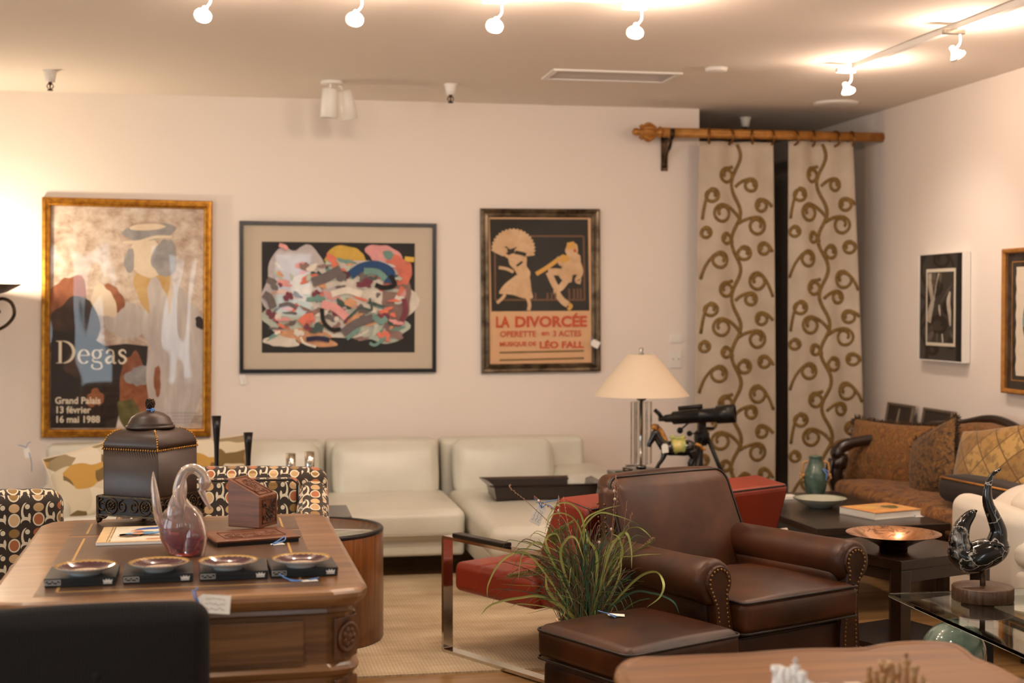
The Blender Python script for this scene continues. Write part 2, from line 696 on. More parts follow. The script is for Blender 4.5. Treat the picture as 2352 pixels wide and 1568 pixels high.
def marble_mat(name, base, vein, sc, lo=.012, hi=.05):
    n = NT(name)
    v = n.coord()
    d = n.node('ShaderNodeVectorMath', operation='ADD')
    n.link(v, d.inputs[0])
    m = n.node('ShaderNodeVectorMath', operation='SCALE')
    n.link(n.noise(v, 9, 4, .6, 0, True), m.inputs[0])
    m.inputs['Scale'].default_value = .10
    n.link(m.outputs[0], d.inputs[1])
    w = n.node('ShaderNodeTexVoronoi', feature='DISTANCE_TO_EDGE')
    n.link(d.outputs[0], w.inputs['Vector'])
    w.inputs['Scale'].default_value = sc
    f = n.ramp(w.outputs['Distance'], [(lo, (1, 1, 1, 1)), (hi, (0, 0, 0, 1))])
    g = n.ramp(n.noise(v, 14, 5, .7), [(.55, (0, 0, 0, 1)), (.7, (1, 1, 1, 1))])
    n.set(col=n.mix(n.math('MULTIPLY', n.math('ADD', f, n.math('MULTIPLY', g, .7)), .8), base, vein), rough=.12, coat=.5)
    return n.mat


def sky_print(name, stops, sc, stretch=(1, 1, 1), dist=.4, rough=.75):
    n = NT(name)
    n.set(col=n.ramp(n.noise(n.coord('Object', stretch), sc, 6, .65, dist), stops), rough=rough)
    return n.mat


M['rug'] = rug_mat()
M['floor'] = floor_mat()
M['retro'] = retro_mat()
M['leaf'] = leaf_mat()

# ------------------------------------------------------------------ room
YE = 10.9
struct('floor', MB().box(((XL + XR) / 2, (YF + YE) / 2, -.05), (XR - XL + .6, YE - YF + .6, .1)), M['floor'])
struct('ceiling', MB().box(((XL + XR) / 2, (YF + YE) / 2, ZC + .06), (XR - XL + .6, YE - YF + .6, .12)), M['ceiling'])
XA = 2.871                                   # where the back wall stops and the passage opens
struct('wall_back', MB().box(((XL + XA) / 2, YB + .08, ZC / 2), (XA - XL, .16, ZC)), M['wall'])
struct('wall_right', MB().box((XR + .08, (YF + YE) / 2, ZC / 2), (.16, YE - YF, ZC)), M['wall'])
struct('wall_passage_left', MB().box((XA - .08, (YB + .16 + YE) / 2, ZC / 2), (.16, YE - YB - .16, ZC)), M['dark_hall'])
struct('wall_passage_end', MB().box(((XA + XR) / 2, YE + .08, ZC / 2), (XR - XA, .16, ZC)), M['dark_hall'])


def wall_with_windows(name, frame_prefix, a0, a1, wins, place, first):
    mb = MB()
    xs = sorted(wins)
    cur = a0
    for (p, q, c, d) in xs:
        if p > cur:
            mb.box(*place((cur + p) / 2, p - cur, ZC / 2, ZC))
        mb.box(*place((p + q) / 2, q - p, c / 2, c))
        mb.box(*place((p + q) / 2, q - p, (d + ZC) / 2, ZC - d))
        cur = q
    mb.box(*place((cur + a1) / 2, a1 - cur, ZC / 2, ZC))
    struct(name, mb, M['wall'])
    for k, (p, q, c, d) in enumerate(xs):
        w = MB()
        for (m, s, zc, zs) in ((p + .02, .04, (c + d) / 2, d - c), (q - .02, .04, (c + d) / 2, d - c), ((p + q) / 2, q - p, c + .02, .04), ((p + q) / 2, q - p, d - .02, .04)):
            w.box(*place(m, s, zc, zs, .05))
        struct('window_%d' % (first + k), w, M['white'])


wall_with_windows('wall_front', 'front', XL, XR, FRONT_WINDOWS, lambda m, s, zc, zs, t=.16: ((m, YF - .08, zc), (s, t, zs)), 1)
wall_with_windows('wall_left', 'left', YF, YE, LEFT_FILL_WINDOWS, lambda m, s, zc, zs, t=.16: ((XL - .08, m, zc), (t, s, zs)), 6)

rug = MB().box((.62, 6.66, .004), (2.7, 2.08, .008)).build('area_rug', M['rug'])
tag(rug, 'beige woven rug lying under the red seat in front of the white sofa', 'rug')

# ------------------------------------------------------------------ ceiling fittings
M['hot_glass'] = NT('glowing_reflector_glass').set(col=(1, .9, .8, 1), rough=.1, emis=(1.0, .70, .46, 1), es=7.0).mat


def track_head(x, y, label, aim, grp, w=14, metal='white'):
    t = thing('track_spotlight', label, 'spotlight', (x, y, ZC - .03), 0, grp)
    MB().box((0, 0, -.012), (.10, .03, .024), bev=.004).build('adapter', M['chrome' if metal != 'white' else 'white'], t)
    MB().tube(bez([(.03, 0, -.02), (.03, 0, -.06), (.012, 0, -.085)], 5), .006).build('stem', M['white'], t)
    d = (Vector(aim) - Vector((x, y, ZC - .13))).normalized()
    q = d.to_track_quat('-Z', 'Y').to_matrix().to_4x4()
    X = Matrix.Translation((.005, 0, -.10)) @ q
    MB().lathe([(.004, .030), (.012, .026), (.014, .006), (.024, -.010), (.033, -.027), (.033, -.029), (.022, -.012)], 24, M=X).build('reflector', M['hot_glass'], t)
    MB().lathe([(.034, -.022), (.037, -.024), (.037, -.031), (.034, -.031)], 24, M=X).build('gimbal_ring', M['white'], t)
    MB().lathe([(0, -.029), (.02, -.0295), (.031, -.028), (.026, -.012), (0, -.008)], 24, M=X).build('bulb', M['bulb'], t)
    p = Vector((x + .005, y, ZC - .13)) + d * .055
    lamp('spot_beam', p, w * 2.3, (1, .82, .68), .14, R(78), aim, 1.0)
    lamp('spot_glow', Vector((x + .06, y - .06, ZC - .13)), w * .85, (1, .74, .58), .03)
    return t


def rail(a, b, label):
    a, b = Vector((a[0], a[1], ZC - .015)), Vector((b[0], b[1], ZC - .015))
    mb = MB()
    d = (b - a)
    X = Matrix.Translation((a + b) / 2) @ Matrix.Rotation(atan2(d.y, d.x), 4, 'Z')
    mb.box((0, 0, 0), (d.length, .034, .03), bev=.004, M=X)
    return tag(mb.build('track_rail', M['white']), label, 'track rail', 'lighting track rails')


BP1 = [at_z(a, b, ZC - .11) for a, b in ((465, 15), (813, 24), (1135, 40), (1457, 54))]
_d = (BP1[3] - BP1[0]).normalized()
_a, _b = BP1[0] - _d * 1.3, BP1[3] + _d * .12
rail((_a.x, _a.y), (_b.x, _b.y), 'white track rail carrying four spotlights across the ceiling')
_a, _b = at_z(1962, 152, ZC - .015), at_z(2352, 3, ZC - .015)
_e = _b + (_b - _a) * 1.2
rail((_a.x, _a.y), (_e.x, _e.y), 'white track rail carrying two spotlights along the wall with small pictures')
G1 = 'spotlights on the front ceiling track'
for i, (px, py, aim) in enumerate(((465, -8, (-.9, 8.8, 1.2)), (812, -3, (.3, 8.8, 1.3)), (1130, 0, (1.0, 8.8, 1.4)), (1450, 6, (2.0, 8.6, 1.0)))):
    p = _a.lerp(_a, 0) if False else BP1[i]
    lab = ('glowing spotlight on the front track, above the gold framed poster',
           'glowing spotlight on the front track, above the black framed abstract print',
           'glowing spotlight on the front track, between abstract print and theatre poster',
           'glowing spotlight at the end of the front track, nearest the ceiling grille')[i]
    track_head(p.x, p.y, lab, aim, G1)
G2 = 'spotlights on the side ceiling track'
for px, py, lab, aim, w in ((1942, 192, 'glowing spotlight at the far end of the side track near the curtains', (4.05, 7.7, 1.3), 14),
                            (2190, 108, 'glowing spotlight further along the side track, with a chrome adapter', (4.3, 6.2, 1.3), 15)):
    p = at_z(px, py, ZC - .11)
    track_head(p.x, p.y, lab, aim, G2, w, 'chrome' if px > 2000 else 'white')


def sprinkler(px, py, label):
    p = at_z(px, py, ZC)
    t = thing('fire_sprinkler', label, 'sprinkler', (p.x, p.y, ZC), 0, 'ceiling fire sprinklers')
    MB().lathe([(0, 0), (.042, 0), (.036, -.010), (.030, -.03), (.026, -.062), (0, -.062)], 24).build('cup', M['white'], t)
    mb = MB().lathe([(0, -.06), (.010, -.062), (.010, -.075), (.004, -.078), (.004, -.1), (.016, -.104), (.016, -.108), (0, -.108)], 14)
    for s in (-1, 1):
        mb.tube(bez([(s * .008, 0, -.07), (s * .017, 0, -.085), (s * .005, 0, -.102)], 5), .003, 6)
    mb.build('head', M['bronze'], t)


sprinkler(115, 162, 'white fire sprinkler over the gold framed poster')
sprinkler(1035, 193, 'white fire sprinkler next to the twin can spotlight')
sprinkler(1712, 270, 'white fire sprinkler behind the curtain rod')

p = at_z(762, 186, ZC)
t = thing('twin_spotlight', 'white ceiling fixture with two unlit cylinder spotlights', 'spotlight', (p.x, p.y, ZC))
MB().lathe([(0, 0), (.062, 0), (.062, -.016), (.055, -.020), (0, -.020)], 32).build('base', M['white'], t)
for dx, dy, tx, ty in ((-.012, -.03, R(4), R(2)), (.072, .05, R(6), R(-12))):
    X = Matrix.Translation((dx, dy, -.045)) @ Euler((tx, ty, 0)).to_matrix().to_4x4()
    c = MB().lathe([(0, 0), (.036, 0), (.044, -.008), (.05, -.165), (.047, -.166), (.040, -.15), (0, -.15)], 28, M=X).build('spotlight_can', M['white'], t)
    MB().lathe([(0, -.148), (.039, -.149), (.042, -.162)], 28, M=X).build('reflector', M['chrome'], c)
    MB().tube([(dx * .6, dy * .6, -.015), (dx, dy, -.05)], .008).build('stem', M['white'], t)

a, b, c, d = (at_z(x, y, ZC) for x, y in ((1248, 178), (1272, 157), (1567, 167), (1525, 189)))
cx, cy = 1.975, 7.65
t = thing('air_vent', 'long white rectangular air grille set flush in the ceiling', 'air vent', (cx, cy, ZC), R(0))
mb = MB()
for s in (-1, 1):
    mb.box((0, s * .15, -.005), (.72, .03, .010))
    mb.box((s * .345, 0, -.005), (.03, .27, .010))
mb.build('frame', M['white'], t)
mb = MB()
for k in range(20):
    mb.box((0, -.13 + k * .0137, -.003), (.66, .005, .003), 2)
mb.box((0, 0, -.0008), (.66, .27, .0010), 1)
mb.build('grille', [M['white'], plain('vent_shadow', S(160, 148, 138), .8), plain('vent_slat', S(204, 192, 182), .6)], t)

for px, py, r, h, nm, lab in ((1645, 156, .062, .022, 'smoke_detector', 'small round white smoke detector beside the ceiling grille'),
                              (1920, 236, .145, .016, 'ceiling_speaker', 'large round white speaker cover in the ceiling before the curtains')):
    p = at_z(px, py, ZC)
    o = MB().lathe([(0, -h), (r * .7, -h), (r * .93, -h * .75), (r, 0), (0, 0)], 40).build(nm, M['white'])
    o.location = (p.x, p.y, ZC)
    tag(o, lab, nm.replace('_', ' '))

# switch plates on the back wall
for px, py, w, h, lab, k in ((1551, 826, .080, .108, 'white double socket plate on the wall behind the lamp', 2), (1553, 778, .082, .05, 'blank white cover plate above the double socket plate', 0)):
    p = at_y(px, py, YB)
    t = thing('wall_plate', lab, 'wall plate', (p.x, YB, p.z), 0, 'white wall plates')
    MB().box((0, -.004, 0), (w, .008, h), bev=.003).build('plate', M['white'], t)
    for s in range(k):
        q = MB().box(((s - .5) * .036, -.009, 0), (.016, .006, .03), bev=.002).build('outlet', M['white'], t)
        MB().box(((s - .5) * .036, -.0125, .004), (.006, .002, .006)).build('slot', M['ink'], q)

# ------------------------------------------------------------------ curtains
M['ring'] = plain('dark_brass', S(136, 92, 40), .35, .8)
RY = 8.70
p0, p1 = at_y(1522, 306, RY), at_y(2006, 313, RY)
zr = (p0.z + p1.z) / 2
t = thing('curtain_rod', 'gilded fluted curtain rod with carved finial reaching the side wall', 'curtain rod', (0, RY, zr))
mb = MB()
for k in range(12):
    pass
ring = [(.029 * (1 + .05 * cos(12 * a)), a) for a in [2 * pi * i / 72 for i in range(72)]]
mb.loops([[(x, r * cos(a), r * sin(a)) for r, a in ring] for x in (p0.x - .02, XR - .002)], sm=True)
mb.build('pole', M['gold_rod'], t)
X = Matrix.Translation((p0.x - .02, 0, 0)) @ Euler((0, -pi / 2, 0)).to_matrix().to_4x4()
mb = MB().lathe([(.0, -.01), (.034, -.01), (.038, .0), (.03, .012), (.022, .02), (.026, .03), (.044, .05), (.05, .072), (.040, .105), (.027, .122), (.018, .132), (.025, .146), (.022, .168), (.0, .182)], 24, M=X)
for i in range(9):
    a = 2 * pi * i / 9
    mb.tube(bez([(.03 * cos(a), .03 * sin(a), .03), (.056 * cos(a + .2), .056 * sin(a + .2), .07), (.036 * cos(a + .4), .036 * sin(a + .4), .11), (.046 * cos(a + .5), .046 * sin(a + .5), .125)], 5), .009, 6, M=X)
mb.build('finial', M['gold_rod'], t)
bx = at_y(1541, 306, RY).x
br = MB()
br.tube([(bx, -.036, .02), (bx, -.02, -.038), (bx, .02, -.045), (bx, YB - RY - .012, -.03)], .014, 8)
br.tube(bez([(bx, .0, -.045), (bx, .03, -.09), (bx, .09, -.12), (bx, YB - RY - .014, -.20)], 6), [.012] * 18 + [.02], 8)
br.box((bx, YB - RY - .006, -.11), (.045, .012, .24), bev=.004)
br.build('bracket', M['bronze'], t)


def curtain(x0t, x1t, x0b, x1b, ztop, label, phase, edge):
    z0 = .03
    t = thing('vine_curtain', label, 'curtain', (0, RY, 0), 0, 'pair of vine embroidered curtains')

    def surf(u, z):
        k = (ztop - z) / (ztop - .4)
        x = lerp(lerp(x0t, x0b, min(k * 1.2, 1)), lerp(x1t, x1b, min(k * 1.2, 1)), u)
        y = .012 * sin(u * 2 * pi * 2.5 + phase) * (1 - .25 * k) + .010 * sin(u * 9 + z * 1.3)
        return Vector((x, y, z))

    mb = MB()
    mb.grid(lambda u, v: surf(u, lerp(z0, ztop, v)), 48, 60)
    o = mb.build('cloth', M['curtain'], t, solid=.004)
    # embroidered vine: metres, from the panel centre line; one motif repeats down the panel
    W = x1b - x0b
    s = .00131
    per = 555 * s
    em = MB()

    def P(x, z):
        u = .5 + x / W
        if u < .005 or u > .995 or z < z0 + .01 or z > ztop - .005:
            return None
        q = surf(u, z)
        q.y -= .0035
        return q

    def strand(pts, r):
        run = []
        for (x, z) in pts + [(99, 0)]:
            q = P(x, z)
            if q is None:
                if len(run) > 3:
                    em.tube(run, r, 6, flat=.45, up=(0, 1, 0))
                run = []
            else:
                run.append(q)

    ctr = 287
    stem = [(ctr - 285 + 26 * sin(2 * pi * (y - 390) / 278 + pi / 2)) for y in range(0, 556, 14)]
    n = 0
    zs = ztop + .06
    while zs > z0:
        strand([((x) * s, zs - y * s) for x, y in zip(stem, range(0, 556, 14))] + [(stem[0] * s, zs - per)], .0125)
        for (sx, sy, cx, cy, r) in ((270, 165, 230, 208, 30), (285, 265, 365, 255, 26), (312, 425, 205, 392, 36), (303, 442, 400, 452, 36), (268, 540, 232, 515, 22), (292, 605, 330, 586, 28),
                                    (105, 425, 152, 306, 27), (100, 500, 125, 487, 22), (100, 715, 196, 620, 33), (480, 360, 422, 352, 26), (480, 580, 436, 563, 25), (480, 800, 400, 722, 36)):
            r *= 1.14
            dirn = -1 if cx < sx else 1
            cz = -cy
            start = Vector((sx - 285, -sy))
            c = Vector((cx - 285, cz))
            top = c + Vector((0, r))
            mid = Vector((lerp(start.x, top.x, .35), lerp(start.y, top.y, .85)))
            pts = []
            for i in range(9):
                q = i / 8
                pts.append((1 - q) ** 2 * start + 2 * q * (1 - q) * mid + q * q * (top - Vector((dirn * r * .1, 0))))
            for i in range(1, 27):
                q = i / 26
                a = pi / 2 - dirn * q * 2 * pi * 1.35
                rr = r * (1 - .62 * max(0, q - .55) / .45)
                pts.append(c + Vector((cos(a) * rr, sin(a) * rr)))
            strand([(p.x * s, zs + p.y * s) for p in pts], .0112)
        zs -= per
    em.build('embroidered_vine', M['vine'], t)
    return t


M['curtain'] = plain('taupe_linen', S(202, 188, 168), .75, var=S(188, 173, 152), vs=5, bump=(300, .25, .001), sheen=.2)
M['vine'] = plain('olive_gold_cord', S(140, 108, 50), .7, var=S(112, 86, 38), vs=60)
q = [at_y(x, y, RY) for x, y in ((1606, 326), (1775, 326), (1597, 1100), (1780, 1100), (1812, 326), (1957, 326), (1812, 1100), (1981, 1000))]
curtain(q[0].x, q[1].x, q[2].x, q[3].x, q[0].z + .005, 'vine embroidered curtain hanging behind the telescope', .4, 0)
curtain(q[4].x, q[5].x, q[6].x, q[7].x, q[4].z + .005, 'vine embroidered curtain hanging behind the teal vase', 1.7, 1)
for k, px in enumerate((1629, 1676, 1729, 1771, 1824, 1868, 1918, 1955)):
    rx = at_y(px, 312, RY).x
    pts = [(0, .047 * cos(2 * pi * i / 28), .047 * sin(2 * pi * i / 28) - .016) for i in range(28)]
    o = MB().tube(pts, .0072, 8, closed=True)
    o.tube([(0, 0, -.056), (0, 0, -.074)], .004, 6)
    o = o.build('curtain_ring', M['ring'])
    o.location = (rx, RY, zr)
    o.rotation_euler = (0, 0, R((-22, 10, -26, 6, 18, -8, 24, 4)[k]))
    tag(o, ('brass curtain ring on the gilded rod, first ring from the carved finial', 'brass curtain ring, second along the rod from the carved finial',
            'brass curtain ring, third along the rod from the carved finial', 'brass curtain ring at the dark gap side of the telescope curtain',
            'brass curtain ring at the dark gap side of the vase curtain', 'brass curtain ring, third along the rod from the side wall',
            'brass curtain ring, second along the rod from the side wall', 'brass curtain ring on the gilded rod, nearest the side wall')[k], 'curtain ring', 'brass rings on the curtain rod')

# ------------------------------------------------------------------ pictures
def moulding(mb, w, h, prof, mi=0):
    """Frame in x/z, front towards -y; prof = [(inset from the outer edge, depth)]."""
    rings = []
    for ins, dep in prof:
        a, b = w / 2 - ins, h / 2 - ins
        rings.append([(-a, -dep, -b), (a, -dep, -b), (a, -dep, b), (-a, -dep, b)])
    mb.loops(rings, mi, cap=False)


XZ = Matrix(((1, 0, 0, 0), (0, 0, 1, 0), (0, 1, 0, 0), (0, 0, 0, 1)))   # (x, y, z) -> (x, z, y)
FLIP = Matrix(((1, 0, 0, 0), (0, 0, -1, 0), (0, 1, 0, 0), (0, 0, 0, 1)))  # text plane to a wall seen from -y


def blob(mb, cx, cz, rx, rz, rot, wob, mi, y, seed=0, n=40):
    g = random.Random(seed)
    ph = [g.uniform(0, 6.28) for _ in range(4)]
    pts = []
    for i in range(n):
        a = 2 * pi * i / n
        k = 1 + wob * (sin(2 * a + ph[0]) * .4 + sin(3 * a + ph[1]) * .3 + sin(5 * a + ph[2]) * .2 + sin(8 * a + ph[3]) * .12)
        x, z = rx * k * cos(a), rz * k * sin(a)
        pts.append((cx + x * cos(rot) - z * sin(rot), y, cz + x * sin(rot) + z * cos(rot)))
    mb.poly(pts, mi)


def ribbon(mb, pts, ws, mi, y):
    """Flat brush stroke in x/z."""
    pts = [Vector((p[0], p[1])) for p in pts]
    N = len(pts)
    vs, fs = [], []
    for i, p in enumerate(pts):
        t = (pts[min(i + 1, N - 1)] - pts[max(i - 1, 0)]).normalized()
        nrm = Vector((-t.y, t.x))
        w = (ws[i] if hasattr(ws, '__len__') else ws) / 2
        for s in (-1, 1):
            q = p + nrm * (s * w)
            vs.append((q.x, y, q.y))
    for i in range(N - 1):
        fs.append([2 * i, 2 * i + 1, 2 * i + 3, 2 * i + 2])
    mb.add(vs, fs, mi, False)


def cat2(p, n=8):
    return [(v.x, v.y) for v in bez([(a, b, 0) for a, b in p], n)]


def serif_word(mb, word, x, z, h, mi, y):
    def st(pts, ws):
        ribbon(mb, [(x + a * h, z + b * h) for a, b in pts], [w * h for w in ws] if hasattr(ws, '__len__') else ws * h, mi, y)

    def ell(cx, cy, rx, ry, a0, a1, wv, wh):
        pts = [(cx + rx * cos(R(a)), cy + ry * sin(R(a))) for a in [a0 + (a1 - a0) * i / 30 for i in range(31)]]
        st(pts, [wh + (wv - wh) * abs(cos(R(a0 + (a1 - a0) * i / 30))) for i in range(31)])

    for ch in word:
        if ch == 'D':
            st([(.2, .02), (.2, .98)], .13)
            st([(.03, .018), (.36, .018)], .036)
            st([(.03, .982), (.36, .982)], .036)
            ell(.3, .5, .48, .482, 90, -90, .14, .036)
            x += .92 * h
        elif ch == 'e':
            st([(.10, .36), (.50, .36)], .035)
            ell(.29, .31, .215, .30, 8, 318, .11, .035)
            x += .58 * h
        elif ch == 'g':
            ell(.26, .42, .17, .19, 0, 360, .10, .035)
            st(cat2([(.38, .55), (.46, .62), (.53, .59)]), .05)
            st(cat2([(.16, .26), (.08, .16), (.16, .09), (.36, .06), (.48, -.02)]), [.035 + .05 * i / 32 for i in range(33)])
            ell(.27, -.12, .215, .13, 40, -220, .07, .04)
            x += .58 * h
        elif ch == 'a':
            st(cat2([(.10, .46), (.16, .58), (.27, .61), (.38, .54), (.39, .38)]), [.09 - .04 * sin(pi * i / 32) for i in range(33)])
            st(cat2([(.39, .42), (.39, .12), (.43, .03), (.52, .05)]), [.115 - .075 * (i / 24) ** 2 for i in range(25)])
            st(cat2([(.38, .36), (.2, .29), (.09, .16), (.18, .03), (.38, .12)]), [.04 + .07 * sin(pi * i / 32) for i in range(33)])
            x += .57 * h
        elif ch == 's':
            st(cat2([(.36, .46), (.32, .57), (.2, .61), (.09, .52), (.14, .39), (.30, .29), (.36, .16), (.24, .02), (.1, .05), (.06, .18)]), [.04 + .07 * sin(pi * i / 72) for i in range(73)])
            x += .46 * h


def wall_art(name, label, cat, px4, prof, framemat, group=None):
    """px4: outer corners tl, tr, bl, br on the back wall."""
    tl, tr, bl, br = (at_y(x, y, YB - .03) for x, y in px4)
    w = ((tr - tl).length + (br - bl).length) / 2
    h = ((tl - bl).length + (tr - br).length) / 2
    c = (tl + tr + bl + br) / 4
    t = thing(name, label, cat, (c.x, YB - .004, c.z), 0, group)
    t.rotation_euler = (0, -atan2((tr.z - tl.z + br.z - bl.z) / 2, w), 0)
    mb = MB()
    moulding(mb, w, h, prof)
    mb.build('frame', framemat, t, uv=False)
    return t, w, h


GP = 'framed pictures on the long wall'
# gold framed exhibition poster
t, w, h = wall_art('framed_poster', 'tall exhibition poster lettered Degas in a gilt frame', 'poster', ((97, 452), (488, 462), (93, 1005), (484, 1003)),
                   [(0, 0), (0, .028), (.006, .034), (.020, .036), (.024, .027), (.03, .027), (.036, .034), (.046, .030), (.05, .016), (.05, .004)], M['gold'], GP)
iw, ih = w - .1, h - .1
cols = [sky_print('mottled_plaster_print', [(.3, S(160, 130, 110)), (.5, S(206, 186, 166)), (.66, S(226, 214, 200))], 11, (1, 1, 1.2), .3),
        sky_print('umber_print', [(.35, S(30, 20, 16)), (.6, S(72, 48, 34)), (.75, S(110, 78, 54))], 6),
        sky_print('charcoal_print', [(.35, S(24, 17, 14)), (.7, S(46, 30, 24))], 7),
        sky_print('grey_print', [(.3, S(136, 132, 130)), (.7, S(176, 172, 170))], 9),
        sky_print('pale_print', [(.3, S(178, 166, 160)), (.7, S(214, 206, 198))], 5, (3, 1, .6)),
        sky_print('ochre_print', [(.3, S(190, 150, 84)), (.7, S(216, 186, 132))], 8),
        sky_print('cream_print', [(.3, S(220, 198, 168)), (.7, S(234, 218, 194))], 8),
        plain('poster_lettering', S(240, 226, 200), .7),
        sky_print('rust_print', [(.3, S(120, 60, 36)), (.7, S(176, 112, 72))], 8),
        sky_print('green_print', [(.3, S(70, 70, 34)), (.7, S(120, 110, 60))], 8)]
mb = MB()
mb.box((0, -.006, 0), (iw, .004, ih), 0)
y = -.0085


def nx():
    global y
    y -= .00012
    return y


def F(px, py):      # crop pixels of the poster face to local x, z
    return ((px - 570) / 960 * iw, (785 - py) / 1400 * ih)


def pb(px, py, rx, ry, rot, wob, mi, seed):
    a, b = F(px, py)
    blob(mb, a, b, rx / 960 * iw, ry / 1400 * ih, rot, wob, mi, nx(), seed)


pb(190, 700, 120, 190, .1, .35, 8, 1)
pb(230, 900, 160, 250, 0, .2, 1, 2)
mb.poly([(F(x, yy)[0], nx(), F(x, yy)[1]) for x, yy in ((92, 860), (330, 900), (430, 960), (560, 945), (700, 960), (690, 1100), (560, 1200), (500, 1480), (92, 1480))], 2)
pb(620, 1230, 90, 240, .1, .3, 8, 3)
pb(580, 1390, 60, 110, .2, .3, 9, 4)
pb(640, 1150, 70, 70, 0, .4, 3, 21)
pb(560, 800, 130, 110, .3, .2, 4, 5)
pb(880, 1100, 190, 420, -.06, .12, 4, 6)
pb(820, 800, 160, 280, .1, .15, 4, 7)
pb(740, 600, 110, 190, .25, .2, 5, 8)
pb(760, 680, 60, 160, .1, .2, 4, 9)
pb(480, 660, 60, 90, .3, .25, 8, 10)
pb(420, 680, 70, 110, .2, .3, 6, 11)
pb(690, 400, 110, 130, .2, .12, 6, 12)
pb(800, 400, 70, 130, -.1, .25, 3, 13)
pb(580, 420, 30, 80, 0, .25, 3, 14)
pb(700, 235, 170, 52, .08, .12, 3, 15)
pb(690, 205, 110, 22, .08, .1, 6, 16)
ribbon(mb, cat2([F(540, 305), F(640, 298), F(740, 268), F(850, 265)]), .018, 6, nx())
pb(250, 1100, 60, 90, .4, .4, 1, 17)
pb(370, 1290, 50, 60, .4, .4, 8, 18)
pb(760, 1180, 24, 90, 0, .3, 8, 19)
pb(1030, 810, 30, 40, .6, .3, 2, 20)
yt = nx() - .0003
a, b = F(122, 1072)
serif_word(mb, 'Degas', a, b, .142 * ih / 1.4, 7, yt)
for s, py, sz in (('Grand Palais', 1325, .044), ('13 février', 1384, .044), ('16 mai 1988', 1444, .044)):
    a, b = F(120, py)
    mb.text(s, sz * 1.28, Matrix.Translation((a, yt, b)) @ FLIP, 7, .0014, sx=.93)
for k in range(4):
    a, b = F(830 + (k == 1) * 40, 1385 + 20 * k)
    for j in range(9 if k < 3 else 12):
        mb.box((a + .02 * j, yt, b), (.014, .0002, .004), 3)
mb.build('print', cols, t, uv=False)
MB().box((0, -.015, 0), (iw, .002, ih)).build('glazing', M['glass_wavy'], t, uv=False)

# black framed abstract print
t, w, h = wall_art('framed_print', 'wide colourful abstract print in a thin black frame with a pale mat', 'picture', ((549, 507), (1002, 513), (551, 857), (1003, 855)),
                   [(0, 0), (0, .024), (.002, .026), (.022, .026), (.024, .022), (.024, .004)], M['black'], GP)
MB().box((0, -.007, 0), (w - .034, .004, h - .034)).build('mat_board', plain('oatmeal_mat', S(206, 192, 170), .85), t, uv=False)
pal = [S(22, 20, 20), S(236, 226, 210), S(228, 186, 78), S(232, 128, 104), S(238, 168, 164), S(120, 158, 148), S(36, 74, 120), S(112, 102, 100), S(196, 204, 188), S(150, 120, 110), S(226, 168, 124), S(70, 90, 84), S(126, 60, 74), S(36, 34, 66), S(208, 198, 196)]
cols = [sky_print('abstract_ink_%d' % i, [(.35, tuple(x * .8 for x in c[:3]) + (1,)), (.65, c)], 14) for i, c in enumerate(pal)]
mb = MB()
aw, ah = .94, .68
ox, oz = .0, .0


def A(px, py):      # zoom pixels (x 1340..2140, y 352..918) to local
    return ((px - 1741) / 800 * aw + ox, (637 - py) / 566 * ah + oz)


mb.box((0, -.0095, oz), (aw, .001, ah), 0)
y = -.0102


def ab(px, py, rx, ry, rot, wob, mi, seed):
    a, b = A(px, py)
    blob(mb, a, b, rx / 800 * aw, ry / 566 * ah, -rot, wob, mi, nx(), seed)


ab(1500, 560, 150, 200, .1, .35, 14, 31)
ab(1780, 660, 330, 190, .05, .25, 1, 32)
ab(1480, 740, 130, 110, 0, .35, 8, 33)
ab(1440, 860, 90, 30, 0, .3, 1, 34)
ab(1590, 840, 140, 40, .1, .4, 10, 35)
ab(1950, 780, 140, 90, .2, .35, 8, 36)
ab(2040, 650, 85, 150, .1, .3, 9, 37)
ab(1770, 430, 110, 55, -.1, .2, 2, 38)
ab(1790, 480, 120, 30, -.2, .3, 1, 39)
ab(1980, 420, 95, 55, .2, .25, 4, 40)
ab(2060, 490, 55, 90, -.3, .3, 3, 41)
ab(2000, 415, 30, 22, 0, .3, 5, 42)
for i in range(150):
    g = random.Random(100 + i)
    ab(g.uniform(1390, 2080), g.uniform(440, 850), g.uniform(10, 44), g.uniform(6, 24), g.uniform(-.9, .9), .6, g.choice([1, 4, 5, 7, 8, 9, 10, 11, 14, 3, 12]), 200 + i)
for pts, wd, mi in (([(1800, 520), (1860, 480), (1940, 470), (2010, 505), (2000, 560)], 46, 6), ([(1870, 500), (1940, 505), (1985, 540)], 34, 5), ([(1930, 570), (1975, 585), (2030, 570), (2010, 520)], 26, 0),
                    ([(1650, 690), (1660, 760), (1700, 800), (1750, 800)], 22, 0), ([(1650, 670), (1720, 690), (1780, 740)], 42, 4), ([(1760, 820), (1830, 770), (1920, 740)], 46, 7),
                    ([(1790, 740), (1850, 690), (1910, 700), (1900, 640)], 12, 11), ([(1600, 560), (1680, 530), (1750, 490)], 50, 7), ([(1430, 680), (1480, 670), (1520, 690)], 20, 7),
                    ([(1540, 770), (1570, 740), (1610, 735)], 40, 3), ([(2080, 640), (2090, 700), (2070, 760)], 26, 12), ([(1920, 730), (1960, 760), (1990, 740)], 30, 5),
                    ([(1570, 850), (1630, 845), (1690, 855)], 24, 13), ([(1620, 890), (1560, 870), (1540, 840)], 12, 1), ([(1430, 370), (1460, 380), (1470, 395)], 22, 4), ([(2085, 435), (2135, 440)], 26, 2),
                    ([(1700, 620), (1780, 600), (1860, 620)], 34, 1), ([(1900, 870), (1930, 880), (1985, 840)], 16, 5), ([(1350, 620), (1380, 640), (1400, 690)], 40, 7)):
    ribbon(mb, cat2([A(*p) for p in pts]), wd / 800 * aw, mi, nx())
